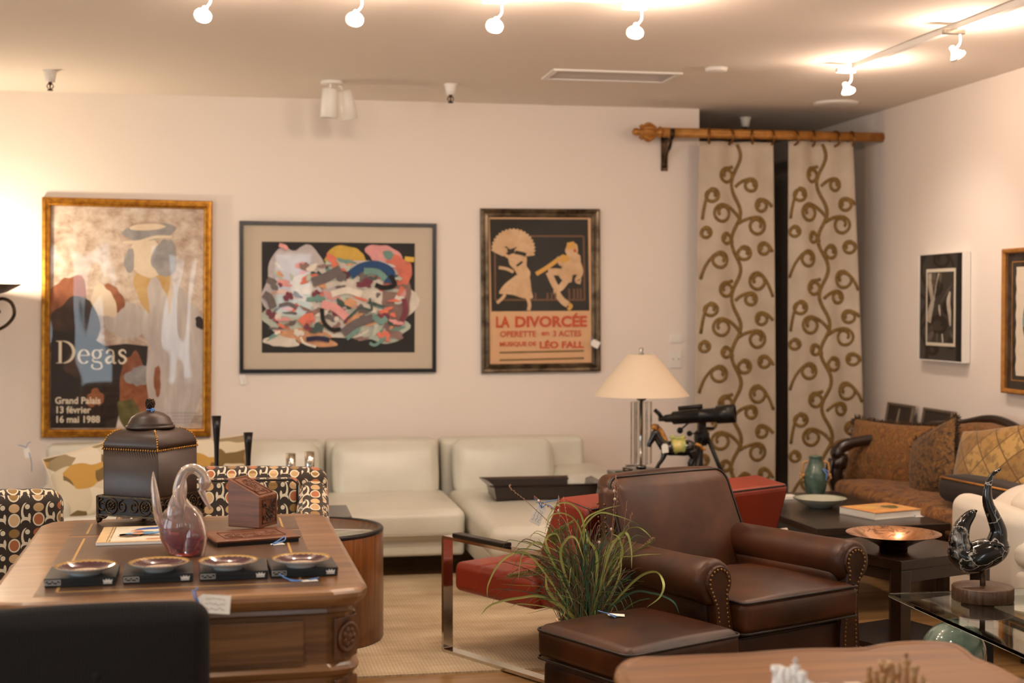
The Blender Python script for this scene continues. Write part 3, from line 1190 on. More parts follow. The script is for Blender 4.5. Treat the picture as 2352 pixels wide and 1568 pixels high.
mb.build('print', cols, t, uv=False)
MB().box((0, -.018, 0), (w - .034, .002, h - .034)).build('glazing', M['glass'], t, uv=False)

# theatre poster
t, w, h = wall_art('framed_poster', 'theatre poster lettered La Divorcée in a tarnished silver frame', 'poster', ((1103, 478), (1378, 480), (1107, 857), (1380, 852)),
                   [(0, 0), (0, .026), (.010, .032), (.022, .028), (.030, .020), (.046, .024), (.052, .02), (.056, .006)], M['silver_frame'], GP)
iw, ih = w - .112, h - .112
cols = [plain('poster_paper', S(226, 180, 134), .75), sky_print('poster_black', [(.3, S(30, 26, 16)), (.7, S(44, 38, 26))], 6), plain('poster_red', S(206, 84, 44), .7), sky_print('figure_cream', [(.3, S(206, 164, 118)), (.7, S(232, 198, 156))], 12),
        plain('figure_yellow', S(224, 170, 80), .7), plain('poster_olive', S(120, 96, 46), .7), plain('figure_shade', S(120, 82, 50), .7)]
mb = MB().box((0, -.006, 0), (iw, .004, ih), 0)
y = -.0085


def Q(px, py):
    return ((px - 588) / 976 * iw, (798 - py) / 1400 * ih)


def qp(pts, mi, smooth=True):
    pts = [Q(*p) for p in pts]
    if smooth:
        pts = cat2(pts + [pts[0]], 5)[:-1]
    yy = nx()
    mb.poly([(a, yy, b) for a, b in pts], mi)


def qr(pts, wd, mi):
    ribbon(mb, cat2([Q(*p) for p in pts]), wd / 976 * iw, mi, nx())


qp([(108, 112), (1048, 112), (1058, 995), (118, 995)], 1, False)
for seg in (((155, 290), (155, 885)), ((155, 885), (1012, 890)), ((1012, 890), (1005, 275)), ((1005, 275), (450, 275))):
    ribbon(mb, [Q(*seg[0]), Q(*seg[1])], 16 / 976 * iw, 6, nx())
# dancer with a feathered parasol
yy = nx()
fr = []
for i in range(60):
    a = R(-18) + (R(205)) * i / 59
    k = 1 + .05 * sin(i * 2.1)
    fr.append((330 + 205 * k * cos(a), 400 - 195 * k * sin(a)))
fr += [(230, 470), (300, 400), (360, 380), (450, 470)]
mb.poly([(Q(*p)[0], yy, Q(*p)[1]) for p in fr], 3)
qr([(250, 380), (300, 420), (350, 455)], 26, 1)
qp([(280, 460), (340, 440), (450, 470), (455, 560), (490, 620), (470, 680), (380, 660), (340, 600), (290, 540)], 3)
qp([(350, 650), (470, 640), (500, 800), (510, 870), (420, 870), (330, 840), (260, 830), (190, 820), (240, 740)], 3)
qr([(290, 480), (240, 440), (262, 390)], 30, 3)
qr([(330, 620), (270, 590), (190, 575)], 30, 3)
qr([(250, 830), (220, 870), (170, 915)], 30, 3)
qr([(460, 860), (480, 930), (470, 990)], 34, 3)
blob(mb, *Q(400, 420), .04, .03, 0, .1, 3, nx(), 5)
qr([(345, 430), (400, 440), (450, 455)], 34, 1)
qr([(415, 520), (390, 540), (360, 560)], 20, 1)
# seated dandy with a cane and a yellow hat
qp([(840, 450), (960, 450), (975, 540), (965, 640), (900, 650), (880, 720), (800, 700), (760, 640), (800, 560)], 3)
qr([(870, 500), (790, 540), (770, 470)], 50, 3)
qr([(545, 640), (660, 570), (770, 490)], 40, 4)
qr([(950, 520), (975, 620), (940, 700), (975, 715)], 48, 3)
qr([(860, 650), (760, 620), (660, 620)], 66, 3)
qr([(665, 620), (720, 740), (760, 800)], 60, 3)
qr([(850, 680), (790, 760), (740, 810), (800, 900), (850, 935)], 62, 3)
qr([(855, 930), (880, 950), (850, 985)], 34, 4)
blob(mb, *Q(890, 410), .044, .045, 0, .15, 3, nx(), 6)
qp([(840, 340), (910, 325), (920, 375), (850, 390)], 4, False)
qr([(835, 392), (935, 378)], 20, 4)
qr([(915, 400), (925, 430)], 26, 2)
blob(mb, *Q(820, 490), .03, .026, 0, .2, 4, nx(), 7)
for x in (535, 650, 690, 725, 860, 905, 940, 970):
    qr([(x, 880), (x + 4, 850), (x, 820 - (x > 850) * 40)], 18, 6)
yt = nx() - .0003


def line(s, px, py, pxw, hh, bold, mi=2):
    m = MB().text(s, 1.0, Matrix(), 0, 0)
    xs = [v[0] for v in m.v]
    ys = [v[1] for v in m.v if True]
    sc_y = hh / 976 * iw / .729
    k = (pxw / 976 * iw) / (max(xs) - min(xs)) / sc_y
    a, b = Q(px, py)
    mb.text(s, sc_y, Matrix.Translation((a, yt, b)) @ FLIP, mi, bold, sx=k)


line('LA', 155, 1145, 120, 100, .0035)
line('DIVORCÉE', 335, 1145, 680, 100, .0035)
line('OPERETTE', 195, 1240, 340, 56, .001)
line('en', 590, 1230, 70, 50, .001)
line('3 ACTES', 700, 1240, 270, 56, .001)
line('MUSIQUE DE', 190, 1328, 345, 40, .001)
line('LÉO FALL', 570, 1352, 420, 62, .002)
for py in (1390, 1462):
    ribbon(mb, [Q(190, py), Q(1000, py - 8)], 14 / 976 * iw, 5, nx())
mb.build('print', cols, t, uv=False)
MB().box((0, -.016, 0), (iw, .002, ih)).build('glazing', M['glass'], t, uv=False)


# pictures on the right wall: built facing -y, then turned to face -x
def side_art(name, label, cat, tl, br, x, prof, fm, group):
    a, b = at_x(*tl, x), at_x(*br, x)
    w, h = a.y - b.y, a.z - b.z
    t = thing(name, label, cat, (XR - .003, (a.y + b.y) / 2, (a.z + b.z) / 2), -pi / 2, group)
    mb = MB()
    moulding(mb, w, h, prof)
    mb.build('frame', fm, t, uv=False)
    return t, w, h


GR = 'framed pictures on the side wall'
t, w, h = side_art('framed_photograph', 'tall dark photograph with black mat in a slim white frame', 'picture', (2111, 585), (2210, 834), XR - .05,
                   [(0, 0), (0, .05), (.004, .05), (.006, .046), (.006, .002)], M['white'], GR)
MB().box((0, -.040, 0), (w - .012, .004, h - .012)).build('mat_board', plain('black_mat', S(30, 24, 22), .8), t, uv=False)
mb = MB().box((0, -.0435, .0), (w * .66, .003, h * .715), 0)
pw, ph = w * .60, h * .655
mb.box((0, -.0452, 0), (pw, .001, ph), 1)
y = -.0460


def N_(px, py):
    return ((px - 432) / 330 * pw, (772 - py) / 880 * ph)


for pts, ws, mi in (([(300, 345), (300, 480), (320, 600), (335, 700), (305, 830), (290, 960)], [46, 52, 46, 44, 60, 50], 2), ([(345, 350), (350, 430), (352, 520)], [50, 70, 36], 3), ([(415, 345), (385, 470), (362, 620), (360, 690)], [16, 14, 12, 10], 2),
                    ([(585, 480), (520, 580), (440, 710)], [8, 9, 6], 3), ([(555, 580), (535, 700), (550, 850), (560, 1000)], [20, 46, 40, 14], 2), ([(420, 740), (425, 800), (435, 880)], [14, 22, 8], 2),
                    ([(400, 1090), (395, 1200)], [20, 16], 3), ([(460, 1100), (470, 1205)], [16, 18], 2), ([(300, 1040), (320, 1080), (290, 1190)], [60, 70, 40], 3), ([(560, 1060), (590, 1150)], [10, 26], 3), ([(440, 350), (425, 520)], [30, 20], 3)):
    p2 = cat2([N_(*p) for p in pts], 6)
    wl = [w_ / 330 * pw for w_ in ws]
    k = [wl[min(int(i / 6), len(wl) - 2)] * (1 - (i / 6 - min(int(i / 6), len(wl) - 2))) + wl[min(int(i / 6), len(wl) - 2) + 1] * (i / 6 - min(int(i / 6), len(wl) - 2)) for i in range(len(p2))]
    ribbon(mb, p2, k, mi, nx())
mb.build('print', [plain('photo_margin', S(232, 222, 200), .8), plain('photo_black', S(24, 19, 17), .6), sky_print('photo_light', [(.3, S(150, 138, 124)), (.7, S(214, 204, 186))], 9), sky_print('photo_grey', [(.3, S(60, 52, 46)), (.7, S(112, 100, 88))], 9)], t, uv=False)
MB().box((0, -.0475, 0), (w - .012, .002, h - .012)).build('glazing', M['glass'], t, uv=False)

a, b = at_x(2296, 572, XR - .04), at_x(2303, 902, XR - .04)
w, h = .95, a.z - b.z
t = thing('framed_print', 'gilt framed print of a banded circle on cream paper, cut by the picture edge', 'picture', (XR - .003, (a.y + b.y) / 2 - w / 2, (a.z + b.z) / 2), -pi / 2, GR)
mb = MB()
moulding(mb, w, h, [(0, 0), (0, .035), (.008, .042), (.020, .040), (.026, .03), (.026, .004)])
mb.build('frame', M['gold_rod'], t, uv=False)
mb = MB().box((0, -.010, 0), (w - .05, .006, h - .05), 0)
moulding(mb, w - .14, h - .14, [(0, .013), (0, .016), (.006, .016), (.006, .013)], 1)
mb.build('mat_board', [plain('dark_mat', S(44, 34, 28), .8), M['gold_rod']], t, uv=False)
mb = MB()
pts = [(-.36 + .004 * sin(i * 1.3), .29 - i * .0194) for i in range(31)] + [(.36, -.29), (.36, .29)]
yy = -.0155
mb.poly([(a, yy, b) for a, b in pts], 0)
y = -.0158
for k, (z0, z1) in enumerate(((.03, .20), (-.03, .03), (-.10, -.03), (-.20, -.10))):
    rr = .234
    ps = []
    for i in range(17):
        z = lerp(z0, z1, i / 16)
        ps.append((-sqrt(max(rr * rr - z * z, 0)) * 1.25, z))
    yy = nx()
    mb.poly([(a, yy, b) for a, b in ps] + [(-a, yy, b) for a, b in reversed(ps)], 1 + k)
mb.build('print', [plain('rag_paper', S(234, 220, 198), .85), plain('ink_teal', S(70, 110, 120), .7), plain('ink_sky', S(120, 160, 170), .7), plain('ink_umber', S(60, 48, 40), .7), plain('ink_coral', S(220, 96, 76), .7)], t, uv=False)
MB().box((0, -.03, 0), (w - .05, .002, h - .05)).build('glazing', M['glass'], t, uv=False)

# ------------------------------------------------------------------ seating
def loop_top(w, d, z, r, n=5, puff=0.0):
    return [(x, y, z + puff * (1 - (2 * x / w) ** 2) * (1 - (2 * y / d) ** 2)) for x, y in rrect(w, d, r, n)]


# white leather sectional: x along the long wall
t = thing('sectional_sofa', 'long white leather sectional sofa with chaise against the long wall', 'sofa', (0, 0, 0))
wl, seam = M['white_leather'], plain('pale_welt', S(168, 160, 142), .45)
YFR = 7.55
mods = [(-1.13, -.36), (-.35, .41), (.42, 1.15)]
for x0, x1 in mods:
    MB().soft(((x0 + x1) / 2, (YFR + .03 + 8.72) / 2, .19), (x1 - x0 - .006, 8.72 - YFR - .06, .13), .02, n=4).build('base', wl, t)
    q = MB().soft(((x0 + x1) / 2, (YFR + 8.40) / 2, .30), (x1 - x0 - .008, 8.40 - YFR, .165), .045, (0, .012, .022)).build('seat', wl, t)
    MB().tube([(x0 + .04, YFR - .004, .245), (x1 - .04, YFR - .004, .245)], .004, 6).build('welt', seam, q)
# chaise
CX0, CX1, CY = 1.165, 1.93, 6.86
MB().soft(((CX0 + CX1) / 2, (CY + 8.70) / 2 + .02, .19), (CX1 - CX0 - .01, 8.70 - CY - .06, .13), .02, n=4).build('base', wl, t)
MB().soft(((CX0 + CX1) / 2, (CY + 8.40) / 2, .30), (CX1 - CX0, 8.40 - CY, .165), .05, (0, .015, .018)).build('seat', wl, t)
lean = lambda x, y, z: (x, y + .10 * (z + .22), z)
for x0, x1 in ((-1.15, -.37), (-.36, .44), (.45, 1.128), (1.142, 2.03)):
    MB().soft(((x0 + x1) / 2, 8.56, .42), (x1 - x0, .20, .50), .035, (0, .01, .006), lambda x, y, z, w=x1 - x0: (x * (1 + (.0 if x < 0 else -.0)), y + .10 * (z + .22), z)).build('backrest', wl, t)
for x0, x1, z1 in ((-.30, .40, .68), (.486, 1.10, .685), (1.20, 1.80, .675)):
    MB().soft(((x0 + x1) / 2, 8.36, .51), (x1 - x0, .16, .33), .06, (.01, .03, .012), lambda x, y, z: (x, y + .28 * (z + .12), z)).build('back_cushion', wl, t)
MB().soft((1.965, 8.28, .35), (.34, .62, .30), .05, (0, .01, .012)).build('armrest', wl, t)
MB().soft((-1.03, 8.02, .315), (.24, .86, .31), .05, (.01, .01, .012)).build('armrest', wl, t)
for x, y in ((-1.05, 7.85), (.36, 7.85), (.48, 7.85), (1.22, 6.98), (1.87, 6.98), (1.22, 8.6), (1.87, 8.6), (-1.05, 8.6)):
    MB().lathe([(.022, .0082 if y < 7.7 else 0), (.026, .135), (0, .135)], 14, c=(x, y, 0)).build('foot', M['chrome'], t)


def cushion(name, label, mat, size, thick, loc, rot, fringe=None, grp=None, cat='cushion', edge=None):
    """A scatter cushion in local x/z, face towards -y."""
    mb = MB()
    w, h = size

    def fn(s):
        def f(u, v):
            a, b = 2 * u - 1, 2 * v - 1
            k = (1 - a * a) * (1 - b * b)
            e = 1 - .07 * (1 - abs(a) ** 2) * abs(b) ** 3
            g = 1 - .07 * (1 - abs(b) ** 2) * abs(a) ** 3
            return (a * w / 2 * g, s * thick / 2 * k ** .42, b * h / 2 * e)
        return f
    mb.grid(fn(-1), 22, 22)
    mb.grid(lambda u, v: fn(1)(1 - u, v), 22, 22)
    o = mb.build(name, mat)
    o.location = loc
    o.rotation_euler = rot
    tag(o, label, cat, grp)
    if edge:
        f = fn(-1)
        pts = [f(i / 24, 0) for i in range(24)] + [f(1, i / 24) for i in range(24)] + [f(1 - i / 24, 1) for i in range(24)] + [f(0, 1 - i / 24) for i in range(24)]
        MB().tube(pts, .005, 6, closed=True).build('piping', edge, o)
    if fringe:
        g = random.Random(5)
        f = fn(-1)
        fm = MB()
        for side in range(4):
            for i in range(150):
                u = i / 150
                p = Vector((f(u, 1), f(1, 1 - u), f(1 - u, 0), f(0, u))[side])
                d = Vector(((0, 0, 1), (1, 0, 0), (0, 0, -1), (-1, 0, 0))[side])
                e = p + d * (.016 + g.uniform(0, .010)) + Vector((g.uniform(-.012, .012), g.uniform(-.012, .012), g.uniform(-.012, .004)))
                fm.tube([p - d * .006, (p + e) / 2 + Vector((0, g.uniform(-.006, .006), 0)), e], [.0035, .003, .0015], 4)
        fm.build('fringe', fringe, o)
    return o


p = at_d(218, 1098, 8.05)
cushion('throw_pillow', 'leaf print cushion tipped on its corner at the left end of the white sofa', M['leaf'], (.44, .40), .15, (-.80, 7.73, .555), (R(-24), R(-16), R(6)), grp='leaf print cushions', edge=M['shade'])
p = at_d(478, 1085, 8.1)
cushion('throw_pillow', 'leaf print cushion on the white sofa behind the tall black vases', M['leaf'], (.50, .40), .16, (p.x, 8.22, .535), (R(-20), R(-4), 0), grp='leaf print cushions', edge=M['shade'])

# patterned club chairs
def make_club():
    t = thing('club_chair', 'dark club chair with retro oval pattern standing behind the far end of the desk', 'chair', (0, 0, 0), 0, 'retro patterned club chairs')
    m = M['retro']
    W = .80
    arch = lambda x, y, z: (x, y + .05 * (z + .2), z + .012 * (1 - (x / (W / 2)) ** 2))
    MB().soft((0, .33, .545), (W, .13, .56), .055, (0, .01, .0), arch).build('backrest', m, t)
    b = MB().soft((0, .245, .60), (W - .22, .08, .40), .035, (0, .02, .0), lambda x, y, z: (x, y + .05 * (z + .2), z)).build('back_cushion', m, t)
    MB().tube([(x, .205 - .0 + .05 * (z + .02), z + .60) for x, z in [(-.28, -.18), (-.28, .18), (-.26, .196), (.26, .196), (.28, .18), (.28, -.18)]], .005, 6).build('piping', M['seam'], b)
    for s in (-1, 1):
        def slope(x, y, z, s=s):
            k = max(0, min(1, (y + .28) / .56))
            return (x, y, z + (.17 * k * k if z > 0 else 0))
        MB().soft((s * (W / 2 - .06), .02, .44), (.12, .60, .36), .05, (.008, .008, .006), slope).build('armrest', m, t)
    MB().soft((0, -.02, .40), (W - .24, .56, .16), .05, (0, .015, .025)).build('seat', m, t)
    MB().soft((0, .02, .22), (W - .06, .66, .22), .03).build('base', m, t)
    for x in (-.32, .32):
        for y in (-.26, .32):
            MB().lathe([(.018, .0), (.026, .115), (0, .115)], 12, c=(x, y, 0)).build('leg', M['darkwood'], t)
    return t


cc = make_club()
cc.location = (-.105, 5.42, 0)
cc.rotation_euler = (0, 0, R(-3))
dup(cc, (-1.135, 5.50, 0), R(196), 'dark retro patterned club chair beside the left side of the desk, its back turned')

# red leather settee with flat chrome bars
TH = R(209.1)
t = thing('leather_settee', 'red leather settee with flat chrome bar frame seen from behind', 'settee', (1.564, 5.932, .0082), TH)
SW, SL, SH = 1.30, .80, .495
for s in (1, -1):
    x = s * (SW / 2 - .025)
    q = MB()
    hy, hz = SL / 2, SH / 2
    out = rrect(SL, SH, .012, 3, 0, hz)
    inn = rrect(SL - .026, SH - .026, .006, 3, 0, hz)
    n = len(out)
    vs = [(x + dx, a, b) for dx in (-.025, .025) for lp in (out, inn) for a, b in lp]
    fs = []
    for i in range(n):
        j = (i + 1) % n
        fs += [[i, j, n + j, n + i], [2 * n + i, 3 * n + i, 3 * n + j, 2 * n + j], [i, 2 * n + i, 2 * n + j, j], [n + i, n + j, 3 * n + j, 3 * n + i]]
    q.add(vs, fs, 0, False)
    f = q.build('frame', M['chrome'], t)
    MB().box((x, -.16, SH + .009), (.046, .34, .018), bev=.005).build('arm_pad', M['black'], f)
MB().box((0, SL / 2 - .006, SH - .03), (SW - .05, .012, .05)).build('crossbar', M['chrome'], t)


def tuft(x, y, z):
    if z > .02:
        for cx in (-.4, -.2, 0, .2, .4):
            for cy in (-.1, .08):
                z -= .016 * math.exp(-((x - cx) ** 2 + (y - cy) ** 2) / .0016)
        z -= .006 * math.exp(-(min(abs(x - c) for c in (-.4, -.2, 0, .2, .4)) / .008) ** 2)
        z -= .006 * math.exp(-(min(abs(y - c) for c in (-.1, .08)) / .008) ** 2)
    return (x, y, z)


MB().soft((0, -.09, .325), (SW - .055, .53, .125), .03, (0, .01, .014), tuft, n=44).build('seat', M['red'], t)
prof = [(.12, .275), (.10, .36), (.265, .715), (.29, .722), (.445, .698), (.455, .68), (.325, .275)]
rings = []
for x in (-.59, -.575, .575, .59):
    k = .94 if abs(x) > .58 else 1.0
    cy_, cz_ = .28, .5
    rings.append([(x, cy_ + (a - cy_) * k, cz_ + (b - cz_) * k) for a, b in prof])
b = MB().loops(rings, sm=False).build('backrest', M['red'], t, bev=.012)
for x in (-.578, .578):
    MB().tube([(x, a, z) for a, z in [(.268, .716), (.44, .694)]] + [(x, .45, .68), (x, .327, .29)], .004, 6).build('piping', M['seam'], b)
MB().tube([(-.57, .449, .691), (.57, .449, .691)], .004, 6).build('piping', M['seam'], b)


# brown leather club chair; local -y is its front
def nails(mb, pts, sp=.016, r=.0052):
    acc = 0
    for a, b in zip(pts, pts[1:]):
        a, b = Vector(a), Vector(b)
        L = (b - a).length
        while acc < L:
            p = a + (b - a) * (acc / L)
            mb.ball(p, (r, r, r), 0, 6)
            acc += sp
        acc -= L


BR = M['brown']
NAIL = plain('antique_nail', S(128, 96, 54), .35, .8)
t = thing('leather_armchair', 'brown leather rolled arm armchair with brass nailheads', 'armchair', (1.872, 4.617, 0), R(24))
MB().soft((0, .36, .235), (.72, .58, .25), .03, (0, .012, .0)).build('base', BR, t)
s_ = MB().soft((.0, .265, .43), (.565, .55, .115), .03, (.010, .012, .030)).build('seat_cushion', BR, t)
for z in (.482, .378):
    lp = [(x, y + .265, z) for x, y in rrect(.562, .548, .03, 5)]
    MB().tube(lp, .0048, 6, closed=True).build('welt', M['seam'], s_)


def backfn(x, y, z):
    # z in -.2..+.2, leans back, a little narrower at the waist
    k = (z + .24) / .48
    return (x * (1.0 + .07 * (1 - k)) if k > .5 else x * (1.035 - .0 * k), y + .17 * k + .03 * k * k, z + .012 * (x / .3) * 0)


b_ = MB().soft((.045, .60, .578), (.60, .13, .50), .05, (0, .03, .010), backfn, n=12).build('back_cushion', BR, t)
lp = []
for i in range(11):
    lp.append((-.30, .0, -.18 + .36 * i / 10))
for a in range(0, 91, 18):
    lp.append((-.25 - .05 * cos(R(a)), 0, .195 + .05 * sin(R(a))))
for i in range(1, 10):
    lp.append((-.25 + .5 * i / 10, 0, .245))
for a in range(90, -1, -18):
    lp.append((.25 + .05 * cos(R(a)), 0, .195 + .05 * sin(R(a))))
for i in range(11):
    lp.append((.30, 0, .18 - .36 * i / 10))
pts = [backfn(x * 1.0, -.040, z * 1.01) for x, y, z in lp]
MB().tube([(a + .045, b + .60, c + .578) for a, b, c in pts], .005, 6).build('welt', M['seam'], b_)
# outer back shell with its nailed edges
sh = MB().soft((.035, .69, .485), (.70, .07, .62), .03, (0, .01, 0), lambda x, y, z: (x * (1 - .10 * max(0, z / .3)), y + .14 * ((z + .31) / .62) ** 1.2 - .06, z)).build('back_shell', BR, t)
nm = MB()
for sd in (-1, 1):
    for dy in (-.018, .022):
        pts = []
        for i in range(24):
            z = -.10 + .36 * i / 23
            k = (1 - .10 * max(0, z / .3))
            pts.append((.035 + sd * (.351 * k), dy + .14 * ((z + .31) / .62) ** 1.2 - .06 + .69, z + .485))
        nails(nm, pts, .017)
nm.build('nailheads', NAIL, sh)
for sd in (-1, 1):
    # rolled arm: scroll section swept back
    def sec(k, sd=sd):
        out = []
        cx, cz, r = sd * .345, .553 + .006 * k, .072 - .010 * k
        for i in range(22):
            a = R(-55) + R(290) * i / 21
            out.append((cx + sd * r * cos(pi - a) * -1 * -1 if False else cx + r * cos(a) * -sd, cz + r * sin(a)))
        out = out[::1]
        return out
    rings = []
    for yy, sc in ((.046, .62), (.048, .84), (.058, .97), (.075, 1.03), (.11, 1.0), (.20, .96), (.35, .95), (.50, .94), (.66, .93)):
        k = (yy - .06) / .6
        cx, cz, r = sd * (.352 - .012 * max(0, k)) - (.03 if sd > 0 else 0), .552 + .0 * k, .078
        ring = []
        for i in range(28):
            a = 2 * pi * i / 28
            ring.append((cx + r * sc * cos(a) * 1.02, yy, cz + r * sc * sin(a)))
        rings.append(ring)
    mb = MB().loops(rings, sm=True)
    mb.soft((sd * .318 - (.02 if sd > 0 else 0), .37, .35), (.105, .58, .36), .03, (.01, 0, 0), n=6)
    ar = mb.build('armrest', BR, t)
    # front scroll panel: round head on a tapering shank
    L_, R_ = [], []
    for i in range(17):
        a = R(-50) + R(280) * i / 16
        L_.append((sd * .347 - sd * .056 * cos(a) * -1, .556 + .056 * sin(a)))
    shank_i = [(sd * .300, .48), (sd * .282, .40), (sd * .272, .30), (sd * .272, .17)]
    shank_o = [(sd * .372, .17), (sd * .366, .30), (sd * .358, .40), (sd * .366, .48)]
    head = []
    for i in range(21):
        a = R(-42) + R(264) * i / 20
        head.append((sd * .347 + sd * .056 * cos(a), .556 + .056 * sin(a)))
    out = head + shank_i + shank_o
    if sd < 0:
        out = out[::-1]
    XO = -.03 if sd > 0 else 0
    pnl = MB().loops([[(x + XO, .075, z) for x, z in out], [(x + XO, .046, z) for x, z in out], [(XO + sd * .335 + (x - sd * .335) * .92, .039, .42 + (z - .42) * .98) for x, z in out]], sm=False).build('front_scroll', BR, ar)
    nm = MB()
    path = [(x * 1.0, .046, z) for x, z in [(sd * .352, .19), (sd * .348, .30), (sd * .342, .40), (sd * .352, .47)]]
    arc = []
    for i in range(17):
        a = R(-40) + R(260) * i / 16
        arc.append((sd * .347 + sd * .043 * cos(a), .043, .556 + .043 * sin(a)))
    path2 = [(x, .046, z) for x, z in [(sd * .312, .47), (sd * .300, .40), (sd * .292, .30), (sd * .292, .19)]]
    nails(nm, [(x + XO, y - .005, z) for x, y, z in path + arc + path2], .0155, .0058)
    nm.build('nailheads', NAIL, ar)
for x in (-.31, .31):
    for y in (.14, .62):
        MB().lathe([(.018, 0), (.028, .06), (.03, .115), (0, .115)], 14, c=(x, y, 0)).build('leg', M['darkwood'], t)
MB().tube([(-.27, .068, .345), (.27, .068, .345)], .004, 6).build('welt', M['seam'], t)

# ottoman
t = thing('leather_ottoman', 'brown leather ottoman in front of the brown armchair', 'ottoman', (1.232, 4.418, 0), R(26))
q = MB().soft((0, 0, .385), (.485, .465, .115), .035, (.008, .008, .018), n=10).build('cushion', BR, t)
for z in (.425, .335):
    MB().tube([(x, y, z) for x, y in rrect(.486, .466, .035, 5)], .0048, 6, closed=True).build('welt', M['seam'], q)
MB().soft((0, 0, .215), (.455, .435, .235), .03, (.012, .012, 0)).build('base', BR, t)
for x in (-.19, .19):
    for y in (-.18, .18):
        MB().lathe([(.018, 0), (.028, .06), (.03, .105), (0, .105)], 14, c=(x, y, 0)).build('leg', M['darkwood'], t)

# black fabric chair in front of the desk, seen from the back
blk = NT('black_ribbed_fabric')
v = blk.coord('Object', (1, 1, 1))
sp = blk.node('ShaderNodeSeparateXYZ')
blk.link(v, sp.inputs[0])
rib = blk.math('MULTIPLY_ADD', blk.math('SINE', blk.math('MULTIPLY', blk.math('ADD', sp.outputs[0], blk.math('MULTIPLY', blk.noise(v, 30, 2), .01)), 900)), .5, .5)
blk.set(col=blk.mix(rib, S(15, 13, 13), S(36, 31, 30)), rough=.95)
blk.bump(rib, .3, .002)
t = thing('upholstered_chair', 'black ribbed fabric chair pushed up to the near end of the desk', 'chair', (-.335, 3.28, 0), R(3))
# chair faces +y (towards the desk): its back is nearest
bk = MB().soft((0, 0, .60), (.49, .085, .42), .04, (0, .012, .008), lambda x, y, z: (x, y - .05 * (z + .2), z), n=12).build('backrest', blk.mat, t)
MB().lathe([(0, .006), (.010, .005), (.014, 0)], 16, M=Matrix.Translation((0, -.062, .665)) @ Euler((pi / 2, 0, 0)).to_matrix().to_4x4()).build('button', blk.mat, bk)
MB().soft((0, .24, .425), (.48, .46, .10), .04, (0, 0, .015)).build('seat', blk.mat, t)
for x in (-.19, .19):
    for y in (.05, .42):
        MB().tube([(x, y, .38), (x * 1.04, y + (.0 if y > .2 else -.03), 0)], [.02, .014], 10).build('leg', M['darkwood'], t)

# brown carved sofa along the side wall (faces -x); local: front is -y, turned
pais = paisley_mat('paisley_chenille', S(96, 58, 24), S(140, 94, 42), S(112, 80, 34))
pais2 = paisley_mat('paisley_seat', S(104, 64, 22), S(144, 96, 38), S(84, 50, 18), .7)
fr_m = plain('chenille_fringe', S(78, 54, 26), .9, var=S(48, 32, 16), vs=60)
t = thing('carved_sofa', 'brown paisley sofa with dark carved wood arm along the side wall', 'sofa', (0, 0, 0))
MB().soft((3.66, 6.96, .28), (.62, 1.62, .14), .03).build('base', pais2, t)
MB().soft((3.63, 6.96, .40), (.60, 1.60, .14), .045, (.02, .01, .02)).build('seat', pais2, t)
MB().soft((3.90, 7.06, .56), (.13, 1.40, .42), .05, (.02, 0, .0), lambda x, y, z: (x + .10 * (z + .2), y, z + (.04 * cos(y * 2.2) + .035 * math.exp(-(y / .3) ** 2)) * (z > 0))).build('backrest', pais, t)
rail_pts = []
for i in range(25):
    yy = -.72 + 1.44 * i / 24
    rail_pts.append((3.96, 7.06 + yy, .775 + .04 * cos(yy * 2.2) + .05 * math.exp(-(yy / .28) ** 2)))
MB().tube(rail_pts, .022, 10).build('top_rail', M['darkwood'], t)
for yy, in ((7.80,),):
    arm = MB()
    arm.tube(bez([(3.93, yy, .70), (3.75, yy, .70), (3.55, yy, .685), (3.44, yy, .665), (3.385, yy, .63), (3.39, yy, .585), (3.43, yy, .575)], 7), [.032] * 20 + [.036] * 22 + [.03], 12)
    arm.tube(bez([(3.41, yy, .60), (3.375, yy, .53), (3.37, yy, .45), (3.40, yy, .36), (3.39, yy, .22), (3.36, yy, .05), (3.355, yy, 0)], 6), [.036, .042, .046, .05, .052, .05] + [.04] * 24 + [.028] * 7, 12)
    arm.ball((3.372, yy, .615), (.034, .05, .045), 0, 12)
    for k in range(5):
        arm.tube(bez([(3.335, yy - .03 + .014 * k, .47), (3.325, yy - .035 + .017 * k, .53), (3.34, yy - .02 + .010 * k, .585)], 4), .007, 5)
    arm.box((3.66, yy, .34), (.54, .05, .18), bev=.01)
    arm.build('arm', M['darkwood'], t)
    MB().tube([(3.92, yy, .28), (3.96, yy, 0)], [.035, .022], 10).build('leg', M['darkwood'], t)
MB().box((3.37, 7.06, .25), (.04, 1.42, .09), bev=.012).build('front_rail', M['darkwood'], t)

GC = 'scatter cushions on the brown sofa'
rz = -pi / 2
cushion('throw_pillow', 'large brown paisley cushion with fringed top beside the carved wood arm', pais, (.66, .40), .17, (3.66, 7.72, .605), (R(-14), 0, rz + R(20)), fringe=fr_m, grp=GC)
cushion('throw_pillow', 'fringed brown cushion tipped on its corner in the middle of the brown sofa', paisley_mat('dark_paisley', S(84, 54, 22), S(128, 92, 42), S(56, 36, 16), 1.4), (.43, .40), .16, (3.63, 7.10, .63), (R(-16), R(-24), rz + R(8)), fringe=fr_m, grp=GC)
cushion('throw_pillow', 'golden patchwork silk cushion propped on a dark bolster', patch_mat(), (.62, .42), .17, (3.72, 6.62, .67), (R(-20), R(-10), rz + R(12)), grp=GC)
o = MB().soft((0, 0, 0), (.62, .20, .13), .05, (.01, .01, .01)).build('bolster', plain('dark_velvet', S(34, 22, 16), .9, sheen=.1))
MB().tube([(x, -.088, .054) for x in (-.28, 0, .28)], .006, 6).build('piping', M['gold_rod'], o)
o.location = (3.52, 6.32, .565)
o.rotation_euler = (0, 0, rz + R(6))
tag(o, 'dark brown bolster with tan piping lying under the golden patchwork cushion', 'cushion', GC)

